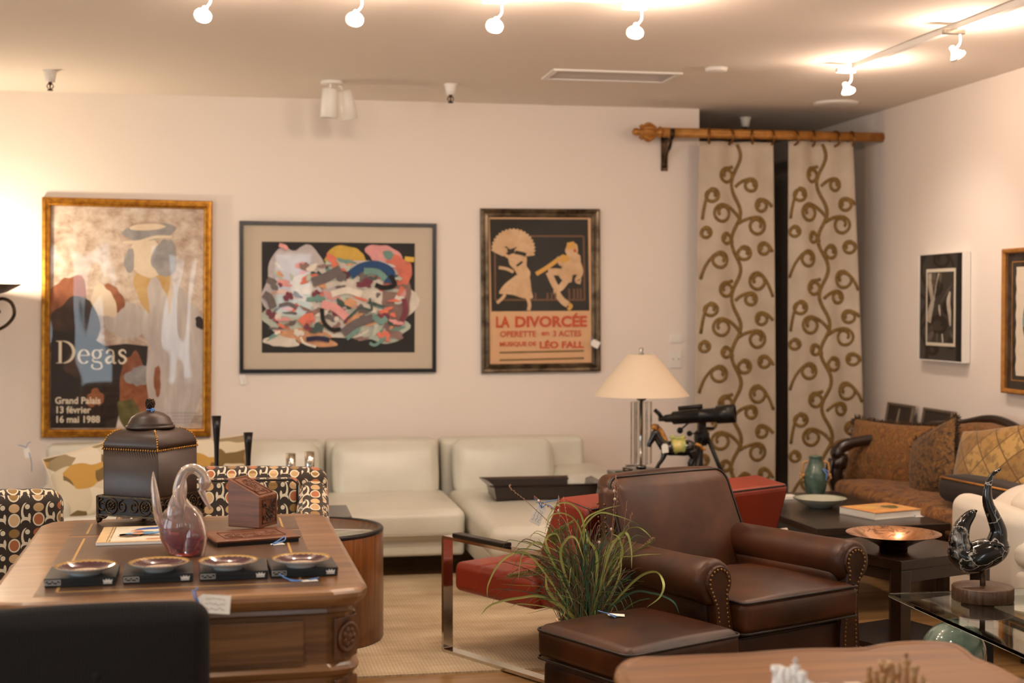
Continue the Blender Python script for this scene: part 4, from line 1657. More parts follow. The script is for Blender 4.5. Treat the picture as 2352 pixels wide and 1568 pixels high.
# cream armchair with a swooping back
t = thing('cream_armchair', 'cream upholstered armchair with swooping back, cut by the picture edge', 'armchair', (3.49, 5.60, -.0), 0)
cf = M['cream_fabric']


def swoop(x, y, z):
    k = (x + .40) / .86
    up = .13 * (1 / (1 + math.exp(-(k - .26) * 18))) - .12
    return (x, y - .10 * abs(x / .41) ** 3, z + (up if z > 0 else 0))


MB().soft((0, .26, .47), (.82, .16, .40), .07, (0, .02, .0), swoop, n=18).build('backrest', cf, t)
MB().soft((-.345, .0, .42), (.13, .58, .30), .055, (.01, .01, .01), lambda x, y, z: (x, y, z + (.05 + .02 * (y + .28) / .56 if z > 0 else 0))).build('armrest', cf, t)
MB().soft((.345, .0, .43), (.14, .56, .30), .06, (.01, .01, .01), lambda x, y, z: (x, y, z + (.10 * (y + .28) / .56 if z > 0 else 0))).build('armrest', cf, t)
q = MB().soft((0, -.06, .455), (.80, .56, .125), .05, (.01, .015, .03)).build('seat', cf, t)
MB().soft((0, -.0, .245), (.80, .62, .30), .03, (.01, .01, 0)).build('base', cf, t)
MB().soft((.06, .10, .575), (.50, .14, .16), .06, (.01, .02, .01), lambda x, y, z: (x, y + .2 * z, z)).build('lumbar_cushion', cf, t)
for x in (-.34, .34):
    for y in (-.24, .24):
        MB().lathe([(.018, 0), (.026, .10), (0, .10)], 12, c=(x, y, 0)).build('leg', M['darkwood'], t)

# ------------------------------------------------------------------ tables
def chamfer_rect(w, d, c, notch=.0):
    a, b = w / 2, d / 2
    out = []
    for sx, sy, order in ((1, -1, 0), (1, 1, 1), (-1, 1, 0), (-1, -1, 1)):
        p = [(sx * (a - c), sy * b), (sx * (a - c * .35), sy * (b - c * .22)), (sx * (a - c * .22), sy * (b - c * .35)), (sx * a, sy * (b - c))]
        out += p if order == 0 else p[::-1]
    return out


def slab(mb, out, prof, mi=0):
    """prof = [(z, inset)] ; the outline is shrunk towards its centre by inset."""
    rings = []
    for z, ins in prof:
        r = []
        for x, y in out:
            L = max(hypot(x, y), 1e-6)
            mx = max(abs(a) for a, b in out)
            my = max(abs(b) for a, b in out)
            r.append((x * (1 - ins / mx), y * (1 - ins / my), z))
        rings.append(r)
    mb.loops(rings, mi)


# executive desk
DW, DL, DZ = .93, 1.36, .77
DC, DR = Vector((-.185, 4.205, 0)), R(1.6)
t = thing('executive_desk', 'large carved walnut desk with leather inset top and gold tooling', 'desk', DC, DR)
out = chamfer_rect(DW, DL, .09)
mb = MB()
slab(mb, out, [(.706, .030), (.712, .022), (.722, .024), (.728, .012), (.738, .004), (.750, 0), (.760, .001), (.766, .006), (.770, .016)])
top = mb.build('desk_top', M['desk'], t)
li = MB()
for y0, y1 in ((-.60, .30), (.335, .60)):
    li.box((0, (y0 + y1) / 2, DZ - .0005), (.70, y1 - y0, .0022))
li.build('leather_inset', M['inlay'], top)
gl = MB()
for x in (-.30, .30):
    for y0, y1 in ((-.55, .27), (.36, .57)):
        gl.box((x, (y0 + y1) / 2, DZ + .0008), (.007, y1 - y0, .0008))
gl.box((0, -.555, DZ + .0008), (.60, .006, .0008))
gl.box((0, .572, DZ + .0008), (.60, .006, .0008))
gl.build('gold_tooling', plain('gold_tooling', S(190, 148, 84), .45, .2), top)
bo = chamfer_rect(.86, 1.29, .075)
mb = MB()
slab(mb, bo, [(.10, 0), (.708, 0)])
mb.build('carcass', M['desk'], t)
mb = MB()
slab(mb, bo, [(.545, -.001), (.553, -.010), (.566, -.014), (.574, -.006), (.58, -.001)])
slab(mb, bo, [(.0, -.018), (.07, -.018), (.088, -.010), (.102, -.001)])
mb.build('moulding', M['desk'], t)
# near end: frieze drawer and a recessed panel; the same at the far end
for sy in (-1, 1):
    yb = sy * .645
    MB().box((0, yb + sy * .004, .642), (.60, .012, .105), bev=.004).build('drawer', M['desk'], t)
    mb = MB()
    for (x, z, w, h) in ((0, .505, .62, .02), (0, .165, .62, .02), (-.30, .335, .02, .34), (.30, .335, .02, .34)):
        mb.box((x, yb + sy * .006, z), (w, .016, h), bev=.005)
    mb.box((0, yb - sy * .0, .335), (.58, .004, .32), 1)
    mb.build('panel', [M['desk'], M['deskv']], t)
for sx in (-1, 1):
    for k in (-.32, .32):
        MB().box((sx * .432, k, .642), (.010, .50, .105), bev=.004).build('drawer', M['desk'], t)
    mb = MB()
    for k in (-.32, .32):
        for (yy, z, w, h) in ((k, .505, .50, .02), (k, .165, .50, .02), (k - .24, .335, .02, .34), (k + .24, .335, .02, .34)):
            mb.box((sx * .433, yy, z), (.014, w, h), bev=.005)
    mb.build('panel', M['desk'], t)
# carved canted corners
for sx in (-1, 1):
    for sy in (-1, 1):
        X = Matrix.Translation((sx * (.43 - .024), sy * (.645 - .024), 0)) @ Matrix.Rotation(atan2(sy * .645, sx * .43) if False else atan2(sy, sx), 4, 'Z')
        cv = MB()
        cv.lathe([(.034, 0), (.040, .006), (.034, .010), (.030, .006), (.016, .006), (.008, .012), (0, .013)], 22, M=X @ Matrix.Translation((.004, 0, .642)) @ Euler((0, pi / 2, 0)).to_matrix().to_4x4())
        for k in range(7):
            a = 2 * pi * k / 7
            cv.ball((.010, .018 * cos(a), .642 + .018 * sin(a)), (.006, .009, .009), 0, 8, M=X)
        for s in (1, -1):
            sp = []
            for i in range(40):
                q = i / 39
                a = q * 2 * pi * 1.3
                rr = .030 * (1 - .75 * q)
                sp.append((.006, s * (.004 + rr * cos(a) * .9), .44 + rr * sin(a)))
            cv.tube(sp, [.009 - .004 * i / 39 for i in range(40)], 6, M=X)
            cv.tube(bez([(.006, s * .03, .44), (.010, s * .034, .36), (.008, s * .012, .28), (.008, s * .022, .2), (.006, s * .006, .13)], 8), [.009 - .005 * i / 32 for i in range(33)], 6, M=X)
        cv.tube(bez([(.008, 0, .52), (.014, 0, .40), (.010, 0, .25), (.008, 0, .12)], 8), [.012 - .006 * i / 24 for i in range(25)], 6, M=X)
        cv.box((.0, 0, .33), (.010, .082, .42), M=X, bev=.003)
        cv.box((.0, 0, .642), (.010, .082, .105), M=X, bev=.003)
        cv.build('corner_carving', M['deskv'], t)


def on_desk(px, py, z=DZ + .0016):
    return at_z(px, py, z)


ZD = DZ + .0012

# ---- leather urn on a pierced metal stand
p = Vector((-.318, 4.80, ZD))
t = thing('lidded_urn', 'brown leather covered square urn with brass studs on a pierced metal stand', 'urn', p, R(-33))
ST = .118
mb = MB()
for k in range(4):
    X = Matrix.Rotation(k * pi / 2, 4, 'Z')
    mb.box((0, -ST + .003, .060), (2 * ST - .004, .004, .058), 1, M=X)
    for z in (.030, .090):
        mb.box((0, -ST, z), (2 * ST, .008, .006), 0, M=X)
    for s in (-1, 1):
        mb.box((s * ST, -ST, .058), (.010, .010, .066), 0, M=X)
        mb.tube(bez([(s * (ST + .004), -ST - .004, .009), (s * (ST - .004), -ST + .004, .014), (s * (ST + .004), -ST - .004, .026)], 4), [.010] + [.008] * 6 + [.006, .005], 8, M=X) if s == 1 else None
        mb.tube(bez([(s * (ST - .002), -ST, .026), (s * (ST - .022), -ST, .020), (s * (ST - .034), -ST, .028)], 4), .004, 6, M=X)
    for x in (-.066, .066):
        for i in range(9):
            a = 2 * pi * i / 9
            mb.ball((x + .011 * cos(a), -ST - .002, .062 + .011 * sin(a)), (.0045, .003, .0045), 0, 6, M=X)
        mb.ball((x, -ST - .002, .062), (.005, .004, .005), 0, 8, M=X)
        mb.tube([(x + .023 * cos(2 * pi * i / 20), -ST - .001, .060 + .024 * sin(2 * pi * i / 20)) for i in range(20)], .0028, 6, closed=True, M=X)
    for cx, d in ((-.022, 1), (.022, -1), (-.100, 1), (.100, -1)):
        sp = []
        for i in range(24):
            q = i / 23
            a = pi * .5 + d * q * 2 * pi * 1.15
            sp.append((cx + .018 * (1 - .6 * q) * cos(a), -ST - .001, .060 + .021 * (1 - .6 * q) * sin(a)))
        mb.tube(sp, .0028, 6, M=X)
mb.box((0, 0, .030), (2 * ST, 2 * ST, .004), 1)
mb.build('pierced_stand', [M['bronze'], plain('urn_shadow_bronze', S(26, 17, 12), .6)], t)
HB = .108


def sq(h, r, z):
    return [(x, y, z) for x, y in rrect(2 * h, 2 * h, r, 3)]


mb = MB()
mb.loops([sq(HB - .004, .006, .032), sq(HB, .006, .036), sq(HB, .006, .243)], sm=True)
mb.loops([sq(HB, .006, .243), sq(HB - .001, .006, .262), sq(HB - .010, .008, .284), sq(HB - .026, .012, .299), sq(HB - .045, .02, .305), sq(.05, .02, .307)], sm=True)
bd = mb.build('body', M['urn'], t)
nm = MB()
for k in range(4):
    X = Matrix.Rotation(k * pi / 2, 4, 'Z')
    pts = [X @ Vector((-HB + 2 * HB * i / 20, -HB - .001, .243)) for i in range(21)]
    nails(nm, pts, .0095, .0034)
    pts = [X @ Vector((a, -a, z)) for a, z in [(HB - .001, .247), (HB - .003, .262), (HB - .012, .284), (HB - .028, .299), (HB - .042, .304)]]
    nails(nm, pts, .0085, .0036)
nm.build('studs', M['brass'], bd)
ld = MB().lathe([(0, .306), (.078, .306), (.080, .310), (.078, .314), (.072, .316), (.074, .320), (.070, .324), (.062, .340), (.046, .352), (.026, .359), (.014, .361), (.011, .364), (0, .364)], 40).build('lid', M['urn'], t)
f = MB().lathe([(0, .362), (.008, .363), (.006, .368), (.012, .374), (.014, .384), (.013, .393), (.009, .400), (0, .403)], 20)
for j in range(6):
    for i in range(9):
        a = 2 * pi * (i + .5 * (j % 2)) / 9
        z = .372 + j * .0052
        rr = .0142 * sqrt(max(.1, 1 - ((z - .385) / .02) ** 2))
        f.ball((rr * cos(a), rr * sin(a), z), .003, 0, 6)
f.build('finial', M['bronze'], ld)
rb = MB().tube([(.010 * cos(a), .010 * sin(a), .366) for a in [2 * pi * i / 16 for i in range(16)]], .0026, 6, closed=True)
rb.tube(bez([(.008, -.008, .366), (.020, -.012, .371), (.026, -.012, .364), (.012, -.011, .364), (.022, -.014, .355)], 5), .0018, 5)
rb.build('ribbon', M['blue'], ld)

# ---- iridescent glass swan
sw = NT('iridescent_pink_glass')
z = sw.node('ShaderNodeSeparateXYZ')
sw.link(sw.coord(), z.inputs[0])
lw = sw.node('ShaderNodeLayerWeight')
lw.inputs[0].default_value = .55
col = sw.ramp(sw.math('DIVIDE', z.outputs[2], .27), [(0, S(150, 40, 30)), (.18, S(196, 84, 82)), (.38, S(226, 196, 180)), (1, S(240, 232, 214))])
irid = sw.ramp(sw.math('ADD', lw.outputs[1], sw.math('MULTIPLY', sw.noise(sw.coord(), 16, 2), .5)), [(.2, S(236, 226, 206)), (.45, S(226, 190, 226)), (.65, S(190, 236, 220)), (.85, S(246, 206, 178))])
sw.set(col=sw.mix(.34, col, irid), rough=.05, trans=.82, ior=1.28, coat=1.0, spec=.9)
t = thing('glass_swan', 'iridescent pink glass swan figurine standing on the desk', 'figurine', (-.200, 4.13, ZD), R(-8))
mb = MB()
mb.lathe([(0, .0), (.035, .0), (.046, .010), (.062, .05), (.066, .085), (.058, .115), (.040, .135), (.030, .14), (.034, .132), (.05, .11), (.056, .085), (.05, .05), (.02, .02), (0, .018)], 28)
for i in range(len(mb.v)):
    x, y, z_ = mb.v[i]
    mb.v[i] = (x * 1.0 + .012 - .03 * (z_ < .02) * 0, y * .72, z_)
mb.build('body', sw.mat, t)
br_ = MB()
br_.tube(bez([(.046, -.01, .0), (.052, -.015, .05), (.046, -.012, .10), (.020, -.006, .135), (.004, 0, .165), (.006, 0, .205), (.024, 0, .238), (.052, 0, .243), (.073, -.002, .225), (.077, -.004, .200), (.068, -.006, .180)], 6),
         [.030, .031, .032, .033, .034, .034, .034, .034, .033, .031, .029, .027, .026] + [.024 - .009 * i / 17 for i in range(18)] + [.0148] * 18 + [.015, .016, .017, .018, .018, .017, .016, .014, .012, .010, .009, .008], 14)
br_.build('neck', sw.mat, t)
bk_ = MB().tube(bez([(.068, -.006, .186), (.076, -.008, .165), (.088, -.010, .142), (.094, -.011, .130)], 6), [.011 - .008 * i / 18 for i in range(19)], 10)
bk_.build('beak', sw.mat, t)
for pts, r in ((bez([(-.030, -.012, .06), (-.050, -.016, .11), (-.058, -.016, .16), (-.064, -.012, .205), (-.066, -.010, .238)], 6), .026), (bez([(.000, -.026, .07), (.000, -.030, .115), (.004, -.024, .15), (.016, -.014, .19), (.024, -.008, .218)], 6), .026)):
    n_ = len(pts)
    MB().tube(pts, [r * (sin(pi * min(1, (.25 + .75 * i / (n_ - 1)))) * .9 + .08) for i in range(n_)], 12, flat=.5).build('wing', sw.mat, t)
bs = MB().lathe([(0, 0), (.040, 0), (.043, .004), (.036, .009), (0, .010)], 24, c=(.03, -.004, 0)).build('base', plain('amber_glass', S(150, 50, 24), .1, coat=1.0), t)

# ---- magazine
t = thing('magazine', 'slim illustrated magazine lying between the urn and the glass swan', 'magazine', (-.330, 4.475, ZD), R(1))
MB().box((0, 0, .004), (.235, .30, .008), bev=.001).build('pages', M['paper'], t)
mb = MB().box((0, 0, .0088), (.235, .30, .0012), 0)
ch = [sky_print('magazine_tan', [(.3, S(206, 172, 120)), (.7, S(224, 194, 148))], 30), sky_print('magazine_green', [(.3, S(96, 122, 92)), (.7, S(150, 164, 128))], 40), sky_print('magazine_cream', [(.3, S(214, 200, 176)), (.7, S(236, 226, 204))], 50),
      plain('magazine_blue', S(66, 96, 170), .5), plain('magazine_sky', S(110, 160, 200), .5), plain('magazine_skin', S(206, 150, 116), .6), sky_print('magazine_brown', [(.3, S(70, 52, 36)), (.7, S(134, 108, 76))], 50)]
hz = .0096


def flat_blob(cx, cy, rx, ry, mi, sd):
    global hz
    hz += .00005
    q = MB()
    blob(q, cx, cy, rx, ry, .2, .35, mi, 0, sd)
    mb.add([(a, b2, hz) for a, _, b2 in q.v], q.f, mi, False)


mb.box((.018, .0, .00955), (.19, .27, .0003), 2)
for i, a in enumerate((-.088, -.080)):
    mb.box((a, 0, .0098), (.002, .28, .0002), 6)
for args in ((.02, .06, .08, .06, 1, 1), (.0, -.02, .06, .05, 1, 2), (.05, .10, .06, .025, 3, 3), (.03, .01, .07, .022, 4, 4), (-.01, .05, .02, .018, 5, 5), (-.005, .0, .022, .016, 5, 6), (.06, -.05, .05, .03, 6, 7), (.0, -.09, .07, .03, 2, 8), (-.03, -.05, .03, .018, 6, 9), (.05, -.11, .03, .015, 5, 10)):
    flat_blob(*args)
mb.build('cover', ch, t)

# ---- four boxed plates
GB, GPL = 'black plate boxes along the near end of the desk', 'small plates on the black boxes'
place_ = ('leftmost of four', 'second from left', 'third from left', 'rightmost of four')
bm_ = plain('box_black', S(34, 36, 38), .45)
gold_rim = plain('plate_gold', S(196, 150, 80), .3, .6)
plate_m = NT('plate_porcelain')
sp = plate_m.node('ShaderNodeSeparateXYZ')
plate_m.link(plate_m.coord(), sp.inputs[0])
rad = plate_m.math('SQRT', plate_m.math('ADD', plate_m.math('MULTIPLY', sp.outputs[0], sp.outputs[0]), plate_m.math('MULTIPLY', sp.outputs[1], sp.outputs[1])))
ang = plate_m.math('SINE', plate_m.math('MULTIPLY', plate_m.math('ARCTAN2', sp.outputs[1], sp.outputs[0]), 28))
rr_ = plate_m.math('ADD', rad, plate_m.math('MULTIPLY', ang, .0012))
cfront = plate_m.ramp(plate_m.math('DIVIDE', rr_, .075), [(0, S(196, 150, 120)), (.3, S(220, 200, 180)), (.48, S(190, 150, 90)), (.52, S(70, 24, 42)), (.86, S(70, 24, 42)), (.9, S(196, 160, 96))], 'CONSTANT')
plate_m.set(col=cfront, rough=.1, coat=.6)
porc = plain('white_porcelain', S(226, 230, 230), .12, coat=.5)
for i, (fx, fy, w_) in enumerate(((182, 1346.5, .172), (360, 1338.5, .172), (534.5, 1331.5, .172), (696, 1324, .172))):
    c = at_z(fx, fy, ZD)
    rz_ = R((1.5, 2.5, 2.5, 3.0)[i])
    t = thing('plate_box', 'flat black box with white crown mark under a small plate, ' + place_[i], 'box', (c.x, c.y + .085, ZD), rz_, GB)
    MB().box((0, 0, .0095), (w_, .17, .019), bev=.001).build('base', bm_, t)
    MB().box((0, 0, .0165), (w_ + .002, .172, .011), bev=.0012).build('lid', bm_, t)
    g = MB()
    for (x, z, sx, sz) in ((-.066, .0175, .036, .001), (-.066, .0065, .036, .001), (-.084, .012, .001, .012), (-.048, .012, .001, .012)):
        g.box((x, -.0872, z), (sx, .0006, sz))
    for k in range(7):
        g.box((-.080 + .0045 * k, -.0872, .0135 if k % 3 else .0105), (.003, .0006, .0016))
    g.build('outlined_label', M['paper'], t)
    g = MB()
    cx = .067
    yy = -.0874
    g.poly([(cx - .010, yy, .0085), (cx + .010, yy, .0085), (cx + .012, yy, .016), (cx + .006, yy, .0125), (cx + .004, yy, .018), (cx, yy, .0135), (cx - .004, yy, .018), (cx - .006, yy, .0125), (cx - .012, yy, .016)])
    g.box((cx, yy, .0062), (.021, .0006, .0024))
    g.build('crown_mark', M['paper'], t)
    pc = at_z((197, 366, 525, 692)[i], (1317, 1309, 1305, 1299)[i], ZD + .022)
    t = thing('decorative_plate', 'small white plate with gilt border on a black box, ' + place_[i], 'plate', (pc.x, pc.y, ZD + .0222), rz_, GPL)
    MB().lathe([(0, .004), (.034, .0035), (.036, 0), (.040, 0), (.042, .006), (.060, .0125), (.0745, .0205), (.0755, .0215), (.0745, .0222)], 48).build('dish', porc, t)
    MB().lathe([(0, .0062), (.040, .0075), (.056, .0135), (.0745, .0224)], 48).build('painted_face', plate_m.mat, t)
    rim = MB()
    for k in range(40):
        a = 2 * pi * k / 40
        rim.ball((.0745 * cos(a), .0745 * sin(a), .0222), (.0032, .0032, .0012), 0, 6)
    rim.build('gilt_rim', gold_rim, t)

# ---- carved tray and carved box
ta, tb, tc = at_z(456, 1236, ZD), at_z(497, 1257, ZD), at_z(690, 1243, ZD)
ux = (tc - tb).to_2d()
Lx = ux.length
rt = atan2(ux.y, ux.x)
dv = (ta - tb).to_2d().length + .12
orig = tb
t = thing('carved_tray', 'carved rosewood tray with black edge under the slanted box', 'tray', orig, rt)
Ly = .20
mb = MB()
mb.box((Lx / 2, Ly / 2, .005), (Lx - .008, Ly - .008, .010), 1)
mb.loops([[(x, y, z) for x, y in [(i, i), (Lx - i, i), (Lx - i, Ly - i), (i, Ly - i)]] for z, i in ((.010, .002), (.013, 0), (.016, .0), (.018, .006))], 0)
mb.build('board', [M['carved'], M['black']], t)


def scrolls(w, h, n, seed, rad=.0016):
    """Carved foliate relief in local x/y on z=0."""
    g = random.Random(seed)
    m = MB()
    m.tube([(-w / 2, -h / 2, 0), (w / 2, -h / 2, 0), (w / 2, h / 2, 0), (-w / 2, h / 2, 0)], rad, 6, closed=True)
    for k in range(n):
        cx, cy = g.uniform(-w * .38, w * .38), g.uniform(-h * .36, h * .36)
        d = g.choice((-1, 1))
        a0 = g.uniform(0, 6.28)
        r0 = min(w, h) * g.uniform(.10, .17)
        m.tube([(cx + r0 * (1 - .7 * q) * cos(a0 + d * q * 8), cy + r0 * (1 - .7 * q) * sin(a0 + d * q * 8), 0) for q in [i / 20 for i in range(21)]], [rad * (1.6 - q) for q in [i / 20 for i in range(21)]], 5)
        m.ball((cx + r0 * 1.2 * cos(a0), cy + r0 * 1.2 * sin(a0), 0), (r0 * .35, r0 * .2, rad), 0, 8)
    return m


rel = scrolls(Lx * .72, Ly * .55, 26, 4)
o = rel.build('carved_relief', M['carved'], t)
o.location = (Lx * .5, Ly * .45, .0185)
# box: front-left face plain, lid sloping down towards its carved front
bw, bd_ = .115, .105
pn = at_z(588, 1217, ZD + .018)
rb_ = R(-32)
t = thing('carved_box', 'carved rosewood box with a slanted lid standing on the carved tray', 'box', (pn.x + .012, pn.y + .022, ZD + .0185), rb_)
# local: near corner at origin; plain side along -x, carved front along +y direction
hb, hf = .150, .098
vs = [(0, 0, 0), (-bw, 0, 0), (-bw, bd_, 0), (0, bd_, 0), (0, 0, hf), (-bw, 0, hb), (-bw, bd_, hb), (0, bd_, hf)]
MB().add(vs, [[0, 3, 2, 1], [4, 5, 6, 7], [0, 1, 5, 4], [1, 2, 6, 5], [2, 3, 7, 6], [3, 0, 4, 7]], 0, False).build('body', M['carved'], t, bev=.003)
sl = atan2(hb - hf, bw)
o = scrolls(bw * .92, bd_ * .72, 16, 8, .0014).build('lid_relief', M['carved'], t)
o.location = (-bw / 2, bd_ / 2, (hb + hf) / 2 + .0012)
o.rotation_euler = (0, sl, 0)
o = scrolls(bd_ * .74, hf * .74, 16, 9, .0014).build('front_relief', plain('dark_relief', S(58, 30, 20), .35, coat=.3), t)
o.location = (.0012, bd_ / 2, hf / 2)
o.rotation_euler = (pi / 2, 0, pi / 2)

# ------------------------------------------------------------------ price tags
def price_tag(label, loc, rot, w=.05, h=.032, ribbon=None, group='white price tags with blue ribbon', lines=3, hang=None):
    """Card in local x/y lying on z=0, string hole at -x."""
    t = thing('price_tag', label, 'price tag', loc, 0, group)
    t.rotation_euler = rot
    c = .28 * h
    out = [(-w / 2 + c, -h / 2), (w / 2, -h / 2), (w / 2, h / 2), (-w / 2 + c, h / 2), (-w / 2, h / 2 - c), (-w / 2, -h / 2 + c)]
    MB().prism(out, 0, .0009).build('card', M['paper'], t)
    if lines:
        g = random.Random(int(loc[0] * 1000))
        m = MB()
        for k in range(lines):
            y0 = h * (.26 - .26 * k)
            x = -w * .25
            pts = []
            while x < w * .36:
                pts.append((x, y0 + g.uniform(-.09, .09) * h, .0012))
                x += w * .035
            m.tube(pts, .00035, 4)
        m.build('handwriting', M['ink'], t)
    if hang:
        inv = (Matrix.Translation(Vector(loc)) @ Euler(rot).to_matrix().to_4x4()).inverted()
        ribbon = (ribbon or []) + [[(-w * .42, 0, .001)] + [inv @ Vector(q_) for q_ in hang]]
    if ribbon:
        m = MB()
        for p_ in ribbon:
            m.tube(bez(p_, 6), .0018, 6)
        m.build('ribbon', M['blue'], t)
    return t


c = at_d(490, 1387, 3.395)
price_tag('large white price tag hanging over the near edge of the desk', (c.x, c.y, c.z), (R(62), R(6), R(2)), .080, .046,
          [[(-.034, .0, .001), (-.044, .022, .012), (-.040, .036, .012)], [(-.034, 0, .001), (-.046, .012, .008), (-.052, .030, .004)], [(-.034, 0, .001), (-.038, -.020, .004), (-.030, -.038, .004)]])
c = at_z(637, 1250, ZD)
price_tag('price tag with blue bow lying on the desk against the carved tray', (c.x, c.y, ZD + .0008), (R(2), 0, R(18)), .040, .024,
          [[(-.014, 0, .002), (.010, .010, .010), (.030, .022, .016), (.024, .006, .008), (-.010, -.002, .003)], [(-.014, 0, .002), (-.020, -.012, .002)]], lines=0)
c = at_z(710, 1334, ZD)
price_tag('price tag with blue ribbon lying before the plate box at the right end', (c.x, c.y, ZD + .0008), (0, 0, R(6)), .044, .022,
          [[(-.018, 0, .002), (-.042, .004, .003), (-.060, .020, .008), (-.070, .036, .014)], [(-.018, 0, .002), (-.034, -.008, .002), (-.05, .002, .003)], [(.0, .004, .002), (.02, .006, .004), (.026, .014, .004)]], lines=0)
c = at_d(1236, 1182, 5.40)
price_tag('white price tag with blue ribbon hanging from the red settee back', (c.x, c.y, c.z), (R(88), R(116), R(0)), .076, .046,
          [[(-.032, 0, .002), (-.046, -.010, .004), (-.040, -.03, .008)], [(-.032, 0, .002), (-.050, .016, .004), (-.046, .05, -.006)], [(-.03, 0, .002), (-.046, -.024, .004), (-.052, -.045, .006)]], hang=[(1.12, 5.385, .712), (1.175, 5.395, .722), (1.20, 5.42, .722)])
c = at_z(1415, 1413, .462)
price_tag('price tag with blue bow lying on the brown leather ottoman', (c.x, c.y, .4635), (R(2), R(3), R(-14)), .056, .03,
          [[(-.022, 0, .002), (-.048, .006, .006), (-.060, .016, .006)], [(-.022, 0, .002), (-.01, -.016, .003), (.004, -.026, .002)], [(-.022, 0, .002), (-.016, -.02, .003), (-.002, -.036, .001)]], lines=0)
c = at_y(558, 871, YB - .012)
price_tag('small pinkish price tag hanging below the black framed print', (c.x, c.y, c.z), (R(90), R(80), 0), .062, .036, [[(-.028, 0, .001), (-.05, .004, .004), (-.07, .006, .008)]], lines=2)
c = at_y(1367, 789, YB - .05)
price_tag('white price tag hanging on the silver framed theatre poster', (c.x, c.y, c.z), (R(90), R(28), 0), .058, .046, [[(-.024, 0, .001), (-.035, .012, .0), (-.03, .03, -.006)]], lines=0)
c = at_d(79, 1033, 8.32)
price_tag('white price tag with blue bow on the left end of the white sofa', (c.x, 8.40, c.z + .012), (R(84), R(80), 0), .06, .034,
          [[(-.028, 0, .002), (-.05, .012, .004), (-.056, .03, .004)], [(-.028, 0, .002), (-.044, -.02, .004), (-.052, -.04, .004)], [(.0, .01, .003), (.06, .012, .004), (.11, .004, .004)]], lines=0)

# ------------------------------------------------------------------ tables on the far side of the desk
t = thing('drum_table', 'round drum table of striped wood with glass top beside the desk', 'side table', (.262, 6.335, .008), 0)
r0 = .325
MB().lathe([(r0 - .02, 0), (r0, .004), (r0, .478), (r0 - .004, .486), (r0 - .018, .486), (r0 - .022, .480), (r0 - .022, .44)], 64).build('drum', M['drum'], t)
MB().lathe([(r0 + .0008, .472), (r0 + .001, .484), (r0 - .003, .489), (r0 - .019, .489), (r0 - .0225, .483)], 64).build('rim', M['black'], t)
MB().lathe([(0, .470), (r0 - .0225, .470), (r0 - .0225, .476), (0, .476)], 64).build('glass_top', plain('grey_glass', S(150, 152, 140), .08, coat=.6), t)

t = thing('low_table', 'low dark table behind the retro chair carrying black vases', 'coffee table', (.06, 7.08, .008), 0)
MB().box((0, 0, .435), (.86, .42, .03), bev=.006).build('table_top', M['darkwood'], t)
for x in (-.39, .39):
    for y in (-.17, .17):
        MB().box((x, y, .21), (.05, .05, .42), bev=.004).build('leg', M['darkwood'], t)
MB().box((0, 0, .395), (.80, .36, .05)).build('apron', M['darkwood'], t)
ZL = .008 + .4502
for px, py, hh, lab in ((497, 955, None, 'tall flared black vase, the taller one by the gilt poster frame'), (570, 993, None, 'shorter flared black vase to the left of the glass candle holders')):
    c = at_y(px, py, 7.08)
    H_ = c.z - ZL
    k = H_ / .47
    o = MB().lathe([(0, 0), (.030, 0), (.031, .006), (.022, .03 * k), (.013, .16 * k), (.0105, .25 * k), (.0125, .33 * k), (.018, .41 * k), (.0235, .47 * k), (.021, .468 * k), (.012, .36 * k), (0, .34 * k)], 28).build('flared_vase', M['black'])
    o.location = (c.x, 7.08, ZL)
    tag(o, lab, 'vase', 'flared black vases')
for px, py, lab in ((668, 1041, 'glass and chrome candle holder nearest the black vases'), (711, 1037, 'glass and chrome candle holder nearest the sofa cushion')):
    c = at_y(px, py, 7.10)
    H_ = c.z - ZL
    t = thing('candle_holder', lab, 'candle holder', (c.x, 7.10, ZL), 0, 'glass candle holders on the low table')
    MB().lathe([(0, 0), (.036, 0), (.036, .012), (.012, .02), (.010, H_ - .11), (.014, H_ - .10), (0, H_ - .10)], 24).build('stem', M['chrome'], t)
    MB().lathe([(.0, H_ - .10), (.022, H_ - .10), (.024, H_ - .09), (.024, H_), (.0215, H_), (.0215, H_ - .085), (0, H_ - .085)], 28).build('cup', M['chrome'], t)
    MB().lathe([(0, H_ - .0845), (.010, H_ - .0845), (.010, H_ - .012), (0, H_ - .010)], 16).build('dark_core', plain('silvered_core', S(150, 140, 126), .2, .8), t)

# tray on the chaise
a, b = at_z(1130, 1161, .392), at_z(1372, 1152, .392)
t = thing('wooden_tray', 'dark wooden tray with flared rim resting on the white chaise', 'tray', (1.62, 7.84, .404), R(-1))
W_, D_ = .56, .30
mb = MB()
mb.box((0, 0, .006), (W_, D_, .012))
ins = [(.0, .012), (.012, .07), (.045, .082), (.045, .088), (.008, .078), (-.006, .018)]
mb.loops([[(x, y, z) for x, y in [(-W_ / 2 - i, -D_ / 2 - i), (W_ / 2 + i, -D_ / 2 - i), (W_ / 2 + i, D_ / 2 + i), (-W_ / 2 - i, D_ / 2 + i)]] for i, z in ins], cap=False)
mb.build('basin', M['darkwood'], t)

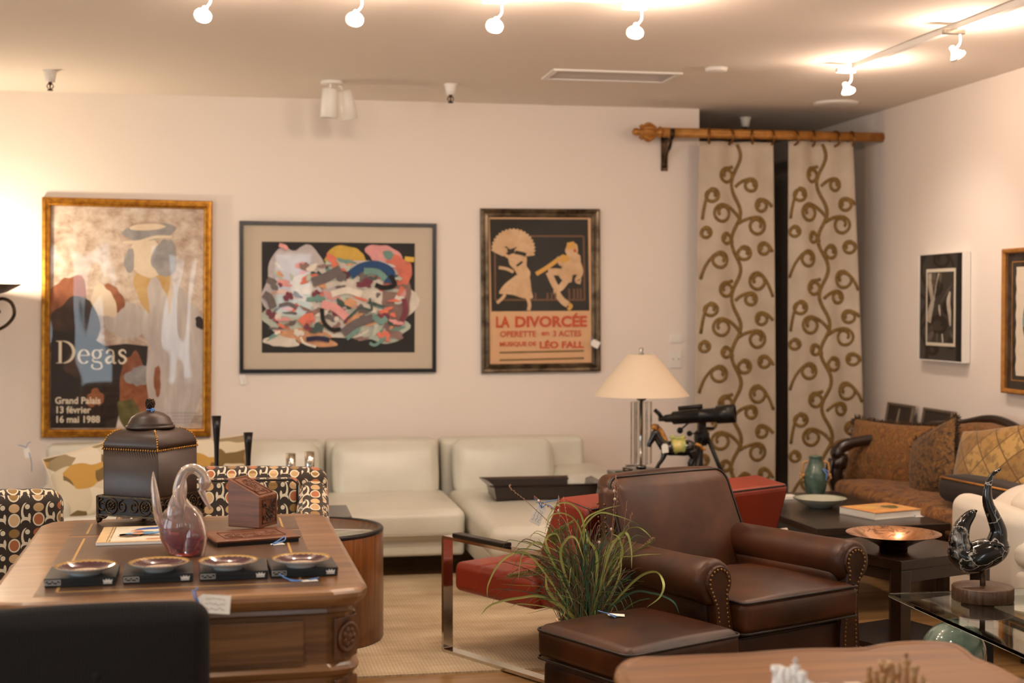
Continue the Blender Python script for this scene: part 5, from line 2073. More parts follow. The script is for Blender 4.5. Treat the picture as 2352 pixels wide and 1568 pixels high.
# side table with lamp and horse
t = thing('lamp_table', 'dark lamp table in the corner behind the brown armchair', 'side table', (2.27, 7.56, 0), R(0))
ZT = .548
MB().box((0, 0, ZT - .0125), (.56, .46, .025), bev=.004).build('table_top', M['darkwood'], t)
MB().box((0, 0, ZT - .06), (.50, .40, .07)).build('apron', M['darkwood'], t)
for x in (-.24, .24):
    for y in (-.19, .19):
        MB().box((x, y, (ZT - .025) / 2), (.04, .04, ZT - .025), bev=.004).build('leg', M['darkwood'], t)
c = at_d(1473, 1082, 7.9)
LX, LY = c.x, 7.62
t = thing('table_lamp', 'table lamp with cream cone shade on clear acrylic column', 'table lamp', (LX, LY, ZT), R(20))
MB().box((0, 0, .014), (.15, .15, .028), bev=.003).build('base', M['clear'], t)
mb = MB().lathe([(0, .028), (.03, .028), (.026, .045), (.012, .05), (.010, .40), (.02, .402), (.03, .412), (.03, .425), (.012, .435), (.010, .45), (.009, .64), (0, .64)], 24)
mb.build('stem', M['chrome'], t)
mb = MB()
for a in range(4):
    X = Matrix.Rotation(a * pi / 2 + pi / 4, 4, 'Z')
    mb.box((.040, 0, .222), (.030, .062, .345), bev=.003, M=X)
mb.build('acrylic_column', M['clear'], t)
pr = [(.266, .430), (.078, .655)]
MB().lathe([(.266, .430), (.076, .657), (.072, .657), (.262, .430)], 56).build('shade', M['shade'], t)
MB().lathe([(.010, .64), (.014, .662), (.008, .672), (.012, .684), (.009, .694), (0, .697)], 16).build('finial', M['chrome'], t)
# tri-colour pottery horse
hm = plain('black_glaze', S(22, 17, 14), .2, coat=.6)
am = plain('amber_glaze', S(206, 146, 50), .25, var=S(150, 92, 24), vs=40, coat=.5)
gm = plain('green_cream_glaze', S(230, 206, 120), .25, var=S(110, 150, 80), vs=17, coat=.5)
c = at_d(1553, 1085, 7.8)
t = thing('pottery_horse', 'black and amber glazed pottery horse beside the table lamp', 'figurine', (c.x + .015, 7.53, ZT + .006), R(-4))
k = 1.1
def hp(*p):
    return [(x * k, y * k, z * k) for x, y, z in p]
mb = MB()
mb.tube(bez(hp((-.055, 0, .128), (-.02, 0, .122), (.03, 0, .120), (.068, 0, .128), (.088, 0, .120)), 6), [.030, .036, .040, .041, .041, .040, .039, .038, .037, .037, .037, .038, .039, .04, .041, .042, .043, .043, .041, .038, .035, .031, .026, .02, .012], 14)
mb.tube(bez(hp((-.06, 0, .135), (-.085, 0, .165), (-.10, 0, .195), (-.103, 0, .215)), 6), [.033, .032, .030, .029, .028, .027, .026, .025, .024, .024, .023, .023, .022, .022, .021, .021, .020, .019, .018], 12)
mb.tube(bez(hp((-.098, 0, .212), (-.118, 0, .180), (-.136, 0, .150), (-.142, 0, .132)), 6), [.020, .022, .023, .023, .022, .021, .020, .019, .018, .017, .016, .015, .014, .014, .014, .014, .014, .012, .008], 12)
for s in (-1, 1):
    mb.tube(bez(hp((-.056, s * .022, .12), (-.075, s * .024, .075), (-.100, s * .024, .04), (-.118, s * .024, .004)) if s < 0 else hp((-.056, s * .022, .12), (-.066, s * .024, .07), (-.085, s * .024, .04), (-.09, s * .024, .004)), 5), [.018, .017, .016, .014, .013, .012, .011, .011, .011, .010, .009, .009, .009, .009, .010, .012], 10)
    mb.tube(bez(hp((.075, s * .022, .115), (.085, s * .024, .075), (.072, s * .024, .045), (.080, s * .024, .004)), 5), [.026, .025, .023, .020, .017, .014, .012, .011, .011, .010, .009, .009, .009, .010, .011, .013], 10)
    mb.tube(hp((-.098, s * .010, .222), (-.095, s * .013, .245)), [.007, .002], 6)
mb.build('body', hm, t)
mb = MB()
for i in range(10):
    q = i / 9
    mb.ball((lerp(-.112, -.062, q) * k, 0, (lerp(.232, .168, q) + .012 * sin(q * pi)) * k), (.021, .017, .019), 0, 8)
mb.build('mane', am, t)
mb = MB()
mb.tube(bez(hp((.098, 0, .142), (.12, 0, .135), (.135, 0, .118), (.150, 0, .118)), 6), [.010] * 12 + [.008] * 7, 8)
mb.build('tail', am, t)
mb = MB()
mb.tube(bez(hp((-.03, 0, .130), (.01, 0, .132), (.045, 0, .130)), 6), [.030, .043, .045, .046, .045, .045, .044, .044, .044, .045, .046, .043, .03], 14)
mb.tube(bez(hp((-.028, 0, .170), (-.02, 0, .182), (.0, 0, .172), (.03, 0, .176), (.042, 0, .186)), 4), .012, 8)
mb.build('saddle', gm, t)
MB().box((-.01, 0, -.003), (.25, .085, .006), bev=.002).build('plinth', hm, t)
price_tag('white price tag hung round the neck of the pottery horse', (c.x - .070, 7.465, ZT + .150), (R(90), R(84), 0), .050, .036, None, lines=0)
for px, py, nm, lab, m, s in ((1450, 1079, 'glass_block', 'small smoky glass block beside the lamp base', plain('smoky_glass', S(84, 62, 52), .15, coat=.5), (.06, .05, .03)), (1421, 1086, 'trinket_dish', 'flat green trinket dish at the edge of the lamp table', plain('green_glaze', S(84, 104, 78), .3), (.05, .04, .012))):
    c = at_z(px, py, ZT)
    if nm == 'glass_block':
        o = MB().box((0, 0, s[2] / 2), s, bev=.008).build(nm, m)
    else:
        o = MB().lathe([(0, 0), (.016, 0), (.026, .010), (.024, .011), (.014, .004), (0, .004)], 24).build(nm, m)
    o.location = (c.x, max(c.y, 7.40), ZT + .0005)
    tag(o, lab, nm.split('_')[1])

# telescope
t = thing('telescope', 'black refracting telescope on a black tripod before the curtains', 'telescope', (2.60, 7.95, 0), 0)
bk = plain('black_tube', S(18, 17, 17), .35)
ap = Vector((0, 0, .72))
for (dx, dy) in ((.26, -.10), (-.10, .26), (-.14, -.26)):
    foot = Vector((dx * 1.3, dy * .9, .0))
    n_ = (foot - ap).normalized()
    a_ = ap + n_ * .01
    MB().tube([a_ + Vector((dx, dy, 0)) * .10, (a_ + foot) / 2], .018, 8, flat=.7).tube([(a_ + foot) / 2 - n_ * .05, foot], [.013, .010], 8, flat=.7).build('leg', bk, t)
mb = MB().lathe([(0, .66), (.03, .66), (.045, .69), (.045, .735), (.028, .75), (.025, .80), (.034, .81), (.034, .84), (0, .845)], 24)
mb.build('mount_head', bk, t)
e0, e1 = at_d(1513, 962, 8.24) - Vector((2.60, 7.95, 0)), at_d(1690, 945, 8.20) - Vector((2.60, 7.95, 0))
ax_ = (e1 - e0)
L_ = ax_.length
X = Matrix.Translation(e0) @ (ax_ + Vector((0, -.10, 0))).to_track_quat('Z', 'Y').to_matrix().to_4x4()
tu = MB().lathe([(0, -.0), (.014, 0), (.016, .03), (.022, .04), (.024, .075), (.038, .085), (.040, .23), (.043, .235), (.043, .25), (.041, .255), (.042, L_ - .11), (.052, L_ - .105), (.054, L_), (.049, L_), (.046, L_ - .08), (0, L_ - .085)], 32, M=X).build('tube', bk, t)
MB().lathe([(0, L_ - .05), (.048, L_ - .052)], 32, M=X).build('objective_lens', plain('coated_lens', S(16, 18, 24), .05, coat=1), tu)
MB().tube([X @ Vector((0, 0, .02)), X @ Vector((-.0, .03, .005)), X @ Vector((0, .055, -.02))], [.014, .013, .012], 12).build('eyepiece', bk, tu)
MB().tube([X @ Vector((0, .052, .12)), X @ Vector((0, .055, .26))], .013, 12).build('finder', bk, tu)
mb = MB()
mb.box((.01, 0, .83), (.10, .05, .03), bev=.006)
mb.box((-.02, -.03, .78), (.02, .02, .10), bev=.004)
mb.tube(bez([(-.03, -.03, .83), (-.09, -.05, .80), (-.14, -.06, .765)], 6), .005, 6)
mb.ball((-.15, -.06, .755), .019, 0, 12)
mb.tube([(-.02, -.03, .735), (-.075, -.05, .735)], .004, 6)
mb.ball((-.09, -.05, .735), .017, 0, 12)
mb.tube([(.03, 0, .76), (.07, -.02, .76)], .008, 8)
mb.build('slow_motion_control', bk, t)
tri = MB()
for (dx, dy) in ((.26, -.10), (-.10, .26), (-.14, -.26)):
    tri.tube([(0, 0, .42), (dx * 1.3 * .5, dy * .9 * .5, .36)], .006, 6)
tri.tube([(0, 0, .41), (0, 0, .67)], .010, 8)
tri.build('brace', bk, t)

# torchiere
c = at_d(-80, 655, 8.0)
t = thing('torchiere_lamp', 'bronze torchiere floor lamp glowing against the wall by the gilt framed poster', 'floor lamp', (c.x, 8.42, 0), 0)
zb = c.z
MB().lathe([(.03, zb - .085), (.12, zb - .068), (.23, zb - .035), (.30, zb + .002), (.308, zb + .006), (.30, zb + .006), (.22, zb - .026), (.10, zb - .06), (0, zb - .065)], 48).build('bowl', M['bronze'], t)
MB().lathe([(0, 0), (.15, 0), (.155, .012), (.13, .03), (.04, .05), (.018, .09), (.014, .3), (.014, zb - .30), (.022, zb - .28), (.014, zb - .25), (.016, zb - .12), (.04, zb - .085), (0, zb - .08)], 32).build('pole', M['bronze'], t)
for a in (0, 120, 240):
    X = Matrix.Rotation(R(a), 4, 'Z')
    MB().tube(bez([(.02, 0, zb - .26), (.10, 0, zb - .27), (.205, 0, zb - .235), (.262, 0, zb - .17), (.25, 0, zb - .10), (.195, 0, zb - .075), (.15, 0, zb - .11), (.165, 0, zb - .15), (.19, 0, zb - .145)], 7), .010, 8, M=X).build('scroll_arm', M['bronze'], t)
MB().ball((0, 0, zb - .015), (.03, .03, .038), 0, 14).build('bulb', M['bulb'], t)
TORCH = lamp('torchiere_light', (c.x, 8.42, zb + .07), 34, (1, .82, .60), .06)

# ------------------------------------------------------------------ far right group
t = thing('coffee_table', 'long dark coffee table before the brown sofa carrying vase, dish and book', 'coffee table', (2.885, 6.78, 0), R(3))
CW, CD, CZ = .68, 1.20, .45
MB().box((0, 0, CZ - .0175), (CW, CD, .035), bev=.004).build('table_top', M['darkwood'], t)
MB().box((0, 0, CZ - .095), (CW - .05, CD - .06, .12), bev=.004).build('drawer_case', plain('slate_grey_case', S(74, 78, 80), .4), t)  # case coloured an even slate grey
for x in (-.30, .30):
    for y in (-.55, .55):
        MB().box((x, y, (CZ - .035) / 2), (.05, .05, CZ - .035), bev=.004).build('leg', M['darkwood'], t)
teal = plain('teal_glaze', S(88, 112, 98), .3, var=S(58, 82, 72), vs=18, coat=.4)
c = at_z(1873, 1138, CZ)
t = thing('ceramic_vase', 'teal glazed vase with amber berry handles on the dark coffee table', 'vase', (c.x, c.y, CZ + .0005), R(-15))
VS = 1.12
MB().lathe([(r * VS, z * VS) for r, z in [(0, 0), (.040, 0), (.046, .006), (.060, .05), (.064, .085), (.058, .115), (.044, .14), (.034, .165), (.034, .185), (.040, .190), (.036, .192), (.030, .185), (.028, .16), (0, .15)]], 8).build('body', teal, t, sub=2)
for sd in (-1, 1):
    m = MB()
    m.tube(bez([(sd * .036 * VS, 0, .165 * VS), (sd * .058 * VS, 0, .158 * VS), (sd * .064 * VS, 0, .13 * VS), (sd * .062 * VS, 0, .108 * VS)], 5), .007, 8)
    for j in range(5):
        m.ball((sd * (.060 + .008 * (j % 2)) * VS, (-.016 + .008 * j) * VS, (.10 - .012 * (j % 3)) * VS), .011, 0, 8)
    m.build('berry_handle', plain('amber_slip', S(190, 146, 92), .4), t)
m = MB().tube(bez([(.030, -.045, .15), (.055, -.058, .14), (.058, -.055, .11)], 5), .003, 6)
m.tube(bez([(.030, -.045, .15), (.050, -.06, .125), (.048, -.062, .09)], 5), .003, 6)
m.build('ribbon', M['blue'], t)
c = at_z(1889, 1166, CZ)
t = thing('celadon_dish', 'pale celadon dish with dark rim on the dark coffee table', 'dish', (c.x, c.y + .03, CZ + .0005))
MB().lathe([(0, .006), (.05, .005), (.054, 0), (.060, 0), (.066, .008), (.100, .022), (.134, .044), (.136, .047), (.132, .046), (.096, .028), (.06, .014), (0, .012)], 56).build('bowl', plain('celadon_glaze', S(190, 194, 176), .15, coat=.6), t)
MB().tube([(.1345 * cos(2 * pi * i / 64), .1345 * sin(2 * pi * i / 64), .0458) for i in range(64)], .0022, 6, closed=True).build('rim', plain('dark_rim', S(70, 62, 50), .4), t)
a_, b_, c_ = at_z(1998, 1190, CZ), at_z(2103, 1200, CZ), at_z(2168, 1184, CZ)
t = thing('art_book', 'thick white book with an orange cover on the dark coffee table', 'book', (b_.x - .02, b_.y + .07, CZ + .0005), 0)
e1_ = (c_ - b_).to_2d()
ang = atan2(e1_.y, e1_.x)
t.rotation_euler = (0, 0, R(17))
t.location = (3.045, 6.51, CZ + .0005)
BWX, BWY, BH = .30, .25, .036
MB().box((0, 0, BH / 2), (BWX - .008, BWY - .008, BH - .008)).build('pages', M['paper'], t)
mb = MB()
mb.box((0, 0, BH - .002), (BWX, BWY, .004), 0)
mb.box((0, 0, .002), (BWX, BWY, .004), 1)
mb.box((-BWX / 2 + .002, 0, BH / 2), (.004, BWY, BH), 1)
hz = BH + .0004
for args in ((.02, .02, .09, .07, 2, 61), (.06, .0, .05, .045, 3, 62), (-.06, .03, .05, .05, 4, 63)):
    flat_blob(*args)
mb.build('cover', [sky_print('book_orange', [(.3, S(214, 140, 70)), (.7, S(232, 178, 112))], 12), plain('book_white', S(230, 226, 216), .5), plain('book_tan', S(206, 164, 104), .5), plain('book_olive', S(110, 100, 50), .5), plain('book_gold', S(226, 186, 104), .5)], t)
price_tag('price tag with blue ribbon beside the orange covered book', (3.20, 6.42, CZ + .001), (0, 0, R(12)), .05, .028, [[(-.02, .0, .002), (-.01, .02, .006), (.02, .03, .008)], [(-.02, 0, .002), (0, .014, .008), (.034, .018, .004)]], lines=0)
c = at_z(1835, 1140, CZ)
o = MB().box((0, 0, .008), (.12, .09, .016), bev=.001).build('notepad', M['paper'])
o.location = (2.80, 7.16, CZ + .0005)
tag(o, 'white notepad behind the red settee at the far corner of the coffee table', 'notepad')

# frames leaning behind the sofa on a narrow console
t = thing('console_shelf', 'narrow dark ledge behind the brown sofa holding small leaning frames', 'shelf', (4.00, 7.95, 0), 0)
MB().box((0, 0, .585), (.13, 1.30, .03)).build('shelf_board', M['darkwood'], t)
for y in (-.6, .6):
    MB().box((0, y, .285), (.10, .04, .57)).build('leg', M['darkwood'], t)
for px0, px1, py, lab, lt in ((2040, 2100, 922, 'small dark frame with pale diagonal leaning on the wall nearest the curtains', 1), (2122, 2190, 934, 'small dark frame leaning on the wall above the tipped fringed cushion', 0)):
    a, b = at_x(px0, py, 4.03), at_x(px1, py + 4, 4.03)
    w = abs(a.y - b.y)
    h = a.z - .601
    t = thing('leaning_frame', lab, 'picture frame', (3.995, (a.y + b.y) / 2, .6012), -pi / 2, 'small frames leaning on the side wall')
    t.rotation_euler = (R(-10), 0, -pi / 2)
    mb = MB()
    mv = MB()
    moulding(mv, w, h, [(0, 0), (0, .014), (.006, .018), (.016, .016), (.018, .010), (.018, .003)])
    mb.add([(x, y, z + h / 2) for x, y, z in mv.v], mv.f, 0, False)
    mb.build('frame', plain('pewter_frame', S(120, 106, 92), .4, .4), t, uv=False)
    mb = MB().box((0, -.006, h / 2), (w - .03, .004, h - .03), 0)
    if lt:
        mb.poly([(-.05, -.0085, .02), (-.01, -.0085, .02), (.0, -.0085, h - .03), (-.02, -.0085, h - .03)], 1)
    mb.build('print', [plain('dark_print', S(52, 42, 36), .6), plain('print_pale', S(150, 134, 118), .6)], t, uv=False)

# dark parsons table with copper bowl
N0 = Vector((2.452, 5.06, 0))
rt = R(20)
t = thing('end_table', 'square dark wood end table carrying the copper bowl', 'end table', N0, rt)
EW, EZ = .50, .50
MB().box((EW / 2, EW / 2, EZ - .02), (EW, EW, .04), bev=.004).build('table_top', M['darkwood'], t)
MB().box((EW / 2, EW / 2, EZ - .065), (EW - .03, EW - .03, .05)).build('apron', M['darkwood'], t)
for x in (.03, EW - .03):
    for y in (.03, EW - .03):
        MB().box((x, y, (EZ - .04) / 2), (.056, .056, EZ - .04), bev=.004).build('leg', M['darkwood'], t)
MB().box((EW / 2, EW / 2, .13), (EW - .06, EW - .06, .025), bev=.003).build('shelf', M['darkwood'], t)
cop = NT('hammered_copper')
f_ = cop.noise(cop.coord('Object', (1, 1, 1)), 9, 4, .6, 1.5)
cop.set(col=cop.ramp(f_, [(.40, S(206, 140, 92)), (.56, S(232, 176, 128)), (.60, S(120, 66, 36)), (.64, S(226, 166, 116))]), rough=.18, metal=.75, coat=.3)
c = at_z(2052, 1262, EZ)
t = thing('copper_bowl', 'wide shallow copper bowl with mottled inside on the dark end table', 'bowl', (c.x, c.y, EZ + .0005))
br2 = .187
MB().lathe([(0, .004), (.050, .003), (.052, 0), (.056, 0), (.056, .012), (.07, .022), (.11, .042), (.16, .06), (br2, .066), (br2 + .001, .0675)], 64).build('outer_bowl', plain('dark_copper', S(110, 52, 26), .15, .85), t)
MB().lathe([(0, .014), (.05, .018), (.10, .040), (.16, .0625), (br2, .0678)], 64).build('inner_glaze', cop.mat, t)

# glass coffee table with a green marble ball support
t = thing('glass_table', 'green edged glass table on black iron frame with marble balls', 'glass table', (2.31, 4.87, 0), 0)
GZ = .42
GW, GD = 1.0, 1.45
MB().box((GW / 2, -GD / 2, GZ - .007), (GW, GD, .014), bev=.0025).build('glass_top', M['tableglass'], t)
bm2 = plain('green_marble', S(66, 90, 80), .12, var=S(124, 142, 130), vs=9, coat=.8)
for x, y in ((.04, -.42), (.96, -.42), (.04, -1.30), (.96, -1.30)):
    MB().ball((x, y, .296), .1095, 0, 40).build('marble_ball', bm2, t)
    MB().lathe([(.09, 0), (.09, .012), (.02, .02), (.018, .16), (.05, .186), (.05, .196), (0, .186)], 20, c=(x, y, 0)).build('pedestal', M['iron'], t)
fr = MB()
for x in (.26, .74):
    fr.box((x, -.75, .385), (.03, 1.30, .03))
for y in (-.10, -1.40):
    fr.box((.5, y, .385), (.51, .03, .03))
for x in (.26, .74):
    for y in (-.25, -1.3):
        fr.box((x, y, .19), (.03, .03, .38))
        fr.lathe([(.022, .4), (.022, .4059), (0, .4059)], 12, c=(x, y, 0))
fr.build('frame', M['iron'], t)

# marble swan on a wooden disc
mar = marble_mat('black_veined_marble', S(16, 15, 15), S(204, 196, 184), 9, .004, .018)
c = at_z(2257, 1377, GZ)
t = thing('marble_swan', 'black veined marble swan sculpture on a round wooden base', 'sculpture', (c.x, c.y, GZ + .0004), R(-12))
q = MB()
for i in range(72):
    pass
ring = [2 * pi * i / 144 for i in range(144)]
rr2 = lambda a, r: r * (1 + .010 * cos(48 * a))
q.loops([[(rr2(a, r) * cos(a), rr2(a, r) * sin(a), z) for a in ring] for r, z in ((.104, 0), (.107, .003), (.107, .047), (.104, .051))], sm=True)
q.build('base', M['basewood'], t)
MB().lathe([(.010, .05), (.010, .15), (0, .15)], 14).build('rod', M['bronze'], t)
z0 = .125
mb = MB()
body = bez([(-.076, 0, z0 + .080), (-.080, 0, z0 + .048), (-.050, 0, z0 + .026), (0, 0, z0 + .040), (.045, 0, z0 + .060), (.056, 0, z0 + .100)], 8)
n_ = len(body)
mb.tube(body, [.030 + .026 * sin(pi * min(1, i / (n_ - 1) * 1.0)) ** .8 for i in range(n_)], 20)
neck = bez([(.048, 0, z0 + .075), (.054, 0, z0 + .125), (.036, 0, z0 + .175), (.016, 0, z0 + .225), (.014, 0, z0 + .275), (.028, 0, z0 + .322), (.062, 0, z0 + .348)], 8)
n_ = len(neck)
mb.tube(neck, [max(.0035, .046 * (1 - (i / (n_ - 1)) ** .42) + .0035 + .004 * sin(pi * i / (n_ - 1))) for i in range(n_)], 18)
tail = bez([(-.074, 0, z0 + .05), (-.084, 0, z0 + .095), (-.072, 0, z0 + .145), (-.040, 0, z0 + .186), (-.022, 0, z0 + .197)], 8)
n_ = len(tail)
mb.tube(tail, [.040 * (1 - (i / (n_ - 1)) ** 1.5) + .002 for i in range(n_)], 18)
mb.build('body', mar, t)
o = MB().lathe([(0, 0), (.045, 0), (.05, .008), (.09, .04), (.112, .068), (.114, .072), (.108, .070), (.085, .044), (.045, .014), (0, .012)], 40).build('dark_bowl', plain('dark_stoneware', S(62, 54, 48), .5, var=S(96, 84, 72), vs=30))
o.location = (2.905, 4.62, GZ + .0004)
tag(o, 'dark stoneware bowl on the glass table at the picture edge', 'bowl')

# ------------------------------------------------------------------ scalloped foreground table with chess set
TZ = .70
edge = [at_z(x, y, TZ).to_2d() for x, y in ((1410, 1545), (1420, 1522), (1455, 1509), (1520, 1507), (1600, 1503), (1700, 1499), (1800, 1491), (1880, 1488), (1940, 1488), (1985, 1486), (2020, 1479), (2065, 1473), (2130, 1471), (2190, 1476), (2222, 1492), (2240, 1507), (2262, 1517), (2300, 1533), (2352, 1562))]
edge = cat2([(p.x, p.y) for p in edge], 4)
xr = max(p[0] for p in edge)
xl = min(p[0] for p in edge)
cx, cy = (xl + 1.62) / 2, 2.62
back = [(p[0], p[1]) for p in edge]
rest = cat2([back[-1], (1.66, 2.55), (1.60, 2.36), (1.50, 2.28), (1.34, 2.30), (1.20, 2.26), (1.00, 2.27), (.86, 2.24), (.76, 2.32), (.74, 2.46), (.79, 2.60), (.75, 2.76), back[0]], 5)[1:-1]
outl = [(a - cx, b - cy) for a, b in back + rest]
if sum(outl[i][0] * outl[(i + 1) % len(outl)][1] - outl[(i + 1) % len(outl)][0] * outl[i][1] for i in range(len(outl))) < 0:
    outl = outl[::-1]
t = thing('scalloped_table', 'polished fruitwood table with scalloped edge in the foreground under the chess set', 'table', (cx, cy, 0))
mb = MB()
slab(mb, outl, [(TZ - .034, .020), (TZ - .026, .006), (TZ - .016, .0), (TZ - .006, .001), (TZ + .002, .008), (TZ + .0015, .016), (TZ - .002, .024)])
mb.build('table_top', M['table'], t)
mb = MB()
slab(mb, outl, [(TZ - .10, .06), (TZ - .032, .05)])
mb.build('apron', M['table'], t)
for x, y in ((-.34, .28), (.34, .28), (-.34, -.26), (.34, -.26)):
    MB().tube(bez([(x * .9, y * .9, TZ - .05), (x * 1.06, y * 1.06, TZ - .18), (x * .92, y * .92, .25), (x * .95, y * .95, .04), (x * 1.06, y * 1.06, .0)], 7), [.036 - .016 * i / 28 for i in range(29)], 12).build('leg', M['table'], t)
BZ = TZ - .0015
bc = Vector((1.158, 2.585))
sqs = .033
t = thing('chess_board', 'chess board lying on the scalloped table under the chess pieces', 'chess board', (bc.x, bc.y, BZ), R(0))
B8 = sqs * 8
mb = MB().box((0, 0, .005), (B8 + .03, B8 + .03, .010), 0, bev=.002)
for i in range(8):
    for j in range(8):
        mb.box(((i - 3.5) * sqs, (j - 3.5) * sqs, .0102), (sqs, sqs, .0006), 1 + (i + j) % 2)
mb.build('board', [M['carved'], plain('board_light', S(222, 204, 170), .4), plain('board_dark', S(146, 100, 58), .4)], t)
wm = plain('white_chess_stone', S(255, 252, 248), .3)
tm = plain('tan_chess_stone', S(202, 162, 116), .35, var=S(166, 122, 80), vs=30)
PR = {'pawn': [(0, 0), (.0105, 0), (.0105, .004), (.006, .008), (.0045, .02), (.007, .022), (.004, .024), (.0065, .030), (.005, .035), (0, .037)],
      'rook': [(0, 0), (.012, 0), (.012, .005), (.0085, .009), (.0075, .032), (.011, .035), (.011, .045), (.0075, .045), (.0075, .041), (0, .041)],
      'bishop': [(0, 0), (.012, 0), (.012, .005), (.006, .010), (.0048, .034), (.008, .036), (.005, .038), (.0075, .046), (.004, .055), (.002, .058), (0, .060)],
      'knight': [(0, 0), (.012, 0), (.012, .005), (.008, .010), (.0075, .018), (0, .018)],
      'queen': [(0, 0), (.013, 0), (.013, .005), (.0065, .011), (.005, .046), (.009, .049), (.0055, .051), (.010, .064), (.006, .065), (.003, .069), (0, .070)],
      'king': [(0, 0), (.013, 0), (.013, .005), (.0068, .011), (.0055, .052), (.0095, .055), (.006, .057), (.0095, .070), (.004, .072), (0, .073)]}


def chess_proto(kind, m):
    mb = MB().lathe([(r * 1.08, z) for r, z in PR[kind]], 18)
    if kind == 'knight':
        mb.tube(bez([(0, 0, .016), (.003, 0, .030), (.0, 0, .043), (-.006, 0, .048)], 5), [.0085, .009, .0095, .0095, .009, .009, .0085, .008, .0078, .0075, .007, .007, .0068, .0065, .006, .005], 10)
        mb.tube([(-.003, 0, .046), (-.014, 0, .036)], [.007, .0045], 8)
    if kind == 'king':
        mb.box((0, 0, .079), (.0035, .0035, .014))
        mb.box((0, 0, .080), (.010, .0035, .0035))
    if kind == 'queen':
        for i in range(8):
            mb.ball((.0095 * cos(i * pi / 4), .0095 * sin(i * pi / 4), .065), .0022, 0, 6)
    return mb.build('chess_' + kind, m)


ORDER = ('rook', 'knight', 'bishop', 'queen', 'king', 'bishop', 'knight', 'rook')
for side, m, nm, col0, col1 in ((-1, wm, 'white', 0, 1), (1, tm, 'tan', 7, 6)):
    made = {}
    for row in range(8):
        for kind, colx in ((ORDER[row], col0), ('pawn', col1)):
            loc = (bc.x + (colx - 3.5) * sqs, bc.y + (row - 3.5) * sqs, BZ + .0105)
            if kind in made:
                o = made[kind].copy()
                COL.objects.link(o)
            else:
                o = made[kind] = chess_proto(kind, m)
            o.location = loc
            o.rotation_euler = (0, 0, 0 if side > 0 else pi)
            lab = {'pawn': nm + ' stone chess pawn in the front rank of the ' + nm + ' side', 'king': nm + ' stone chess king with a cross on top', 'queen': nm + ' stone chess queen with beaded crown next to the ' + nm + ' king'}.get(kind)
            if lab is None:
                far = row >= 4
                nxt = {'rook': 'at the corner of the board', 'knight': 'beside the corner rook', 'bishop': 'beside the ' + ('queen' if not far else 'king')}[kind]
                lab = nm + ' stone chess ' + kind + ' ' + nxt + (', far end of the board' if far else ', near end of the board')
            tag(o, lab, 'chess piece', nm + ' chess pieces on the board')

# ------------------------------------------------------------------ ornamental grass
PX, PY = 1.165, 4.885
t = thing('potted_grass', 'potted ornamental grass with long arching green blades behind the ottoman', 'potted plant', (PX, PY, 0))
MB().loops([[(x, y, z) for x, y in rrect(2 * h_, 2 * h_, .012, 3)] for h_, z in ((.066, 0), (.070, .004), (.084, .335), (.088, .338), (.088, .356), (.079, .356), (.077, .31))], sm=False).build('pot', plain('cream_pot', S(222, 198, 160), .6), t)
MB().box((0, 0, .306), (.15, .15, .02)).build('soil', plain('soil', S(46, 34, 24), .95), t)
gr = random.Random(3)
gmats = [plain('blade_lime', S(160, 172, 88), .55, var=S(186, 182, 110), vs=14), plain('blade_green', S(72, 104, 58), .55, var=S(104, 130, 72), vs=14), plain('blade_blue_green', S(62, 104, 80), .55), plain('stem_mauve', S(112, 84, 68), .6), plain('stem_olive', S(86, 78, 40), .6)]
cr = Vector((cos(YAW), -sin(YAW), 0))      # sideways, across the room
cd_ = Vector((sin(YAW), cos(YAW), 0))


def blade(mb, pts, w, mi):
    pts = bez(pts, 7)
    n = len(pts)
    vs, fs = [], []
    for i, p in enumerate(pts):
        tg = (pts[min(i + 1, n - 1)] - pts[max(i - 1, 0)]).normalized()
        s = tg.cross(Vector((0.25, 1, .1))).normalized()
        q = i / (n - 1)
        ww = w * (.45 + .55 * min(1, q * 4)) * (1 - q ** 4) / 2 + .0003
        nm_ = s.cross(tg)
        vs += [tuple(p - s * ww), tuple(p + nm_ * ww * .35), tuple(p + s * ww)]
    for i in range(n - 1):
        a = 3 * i
        fs += [[a, a + 1, a + 4, a + 3], [a + 1, a + 2, a + 5, a + 4]]
    mb.add(vs, fs, mi, True)


def pxp(px, py, dd=0.0):
    return at_d(px, py, 5.03 + dd) - Vector((PX, PY, 0))


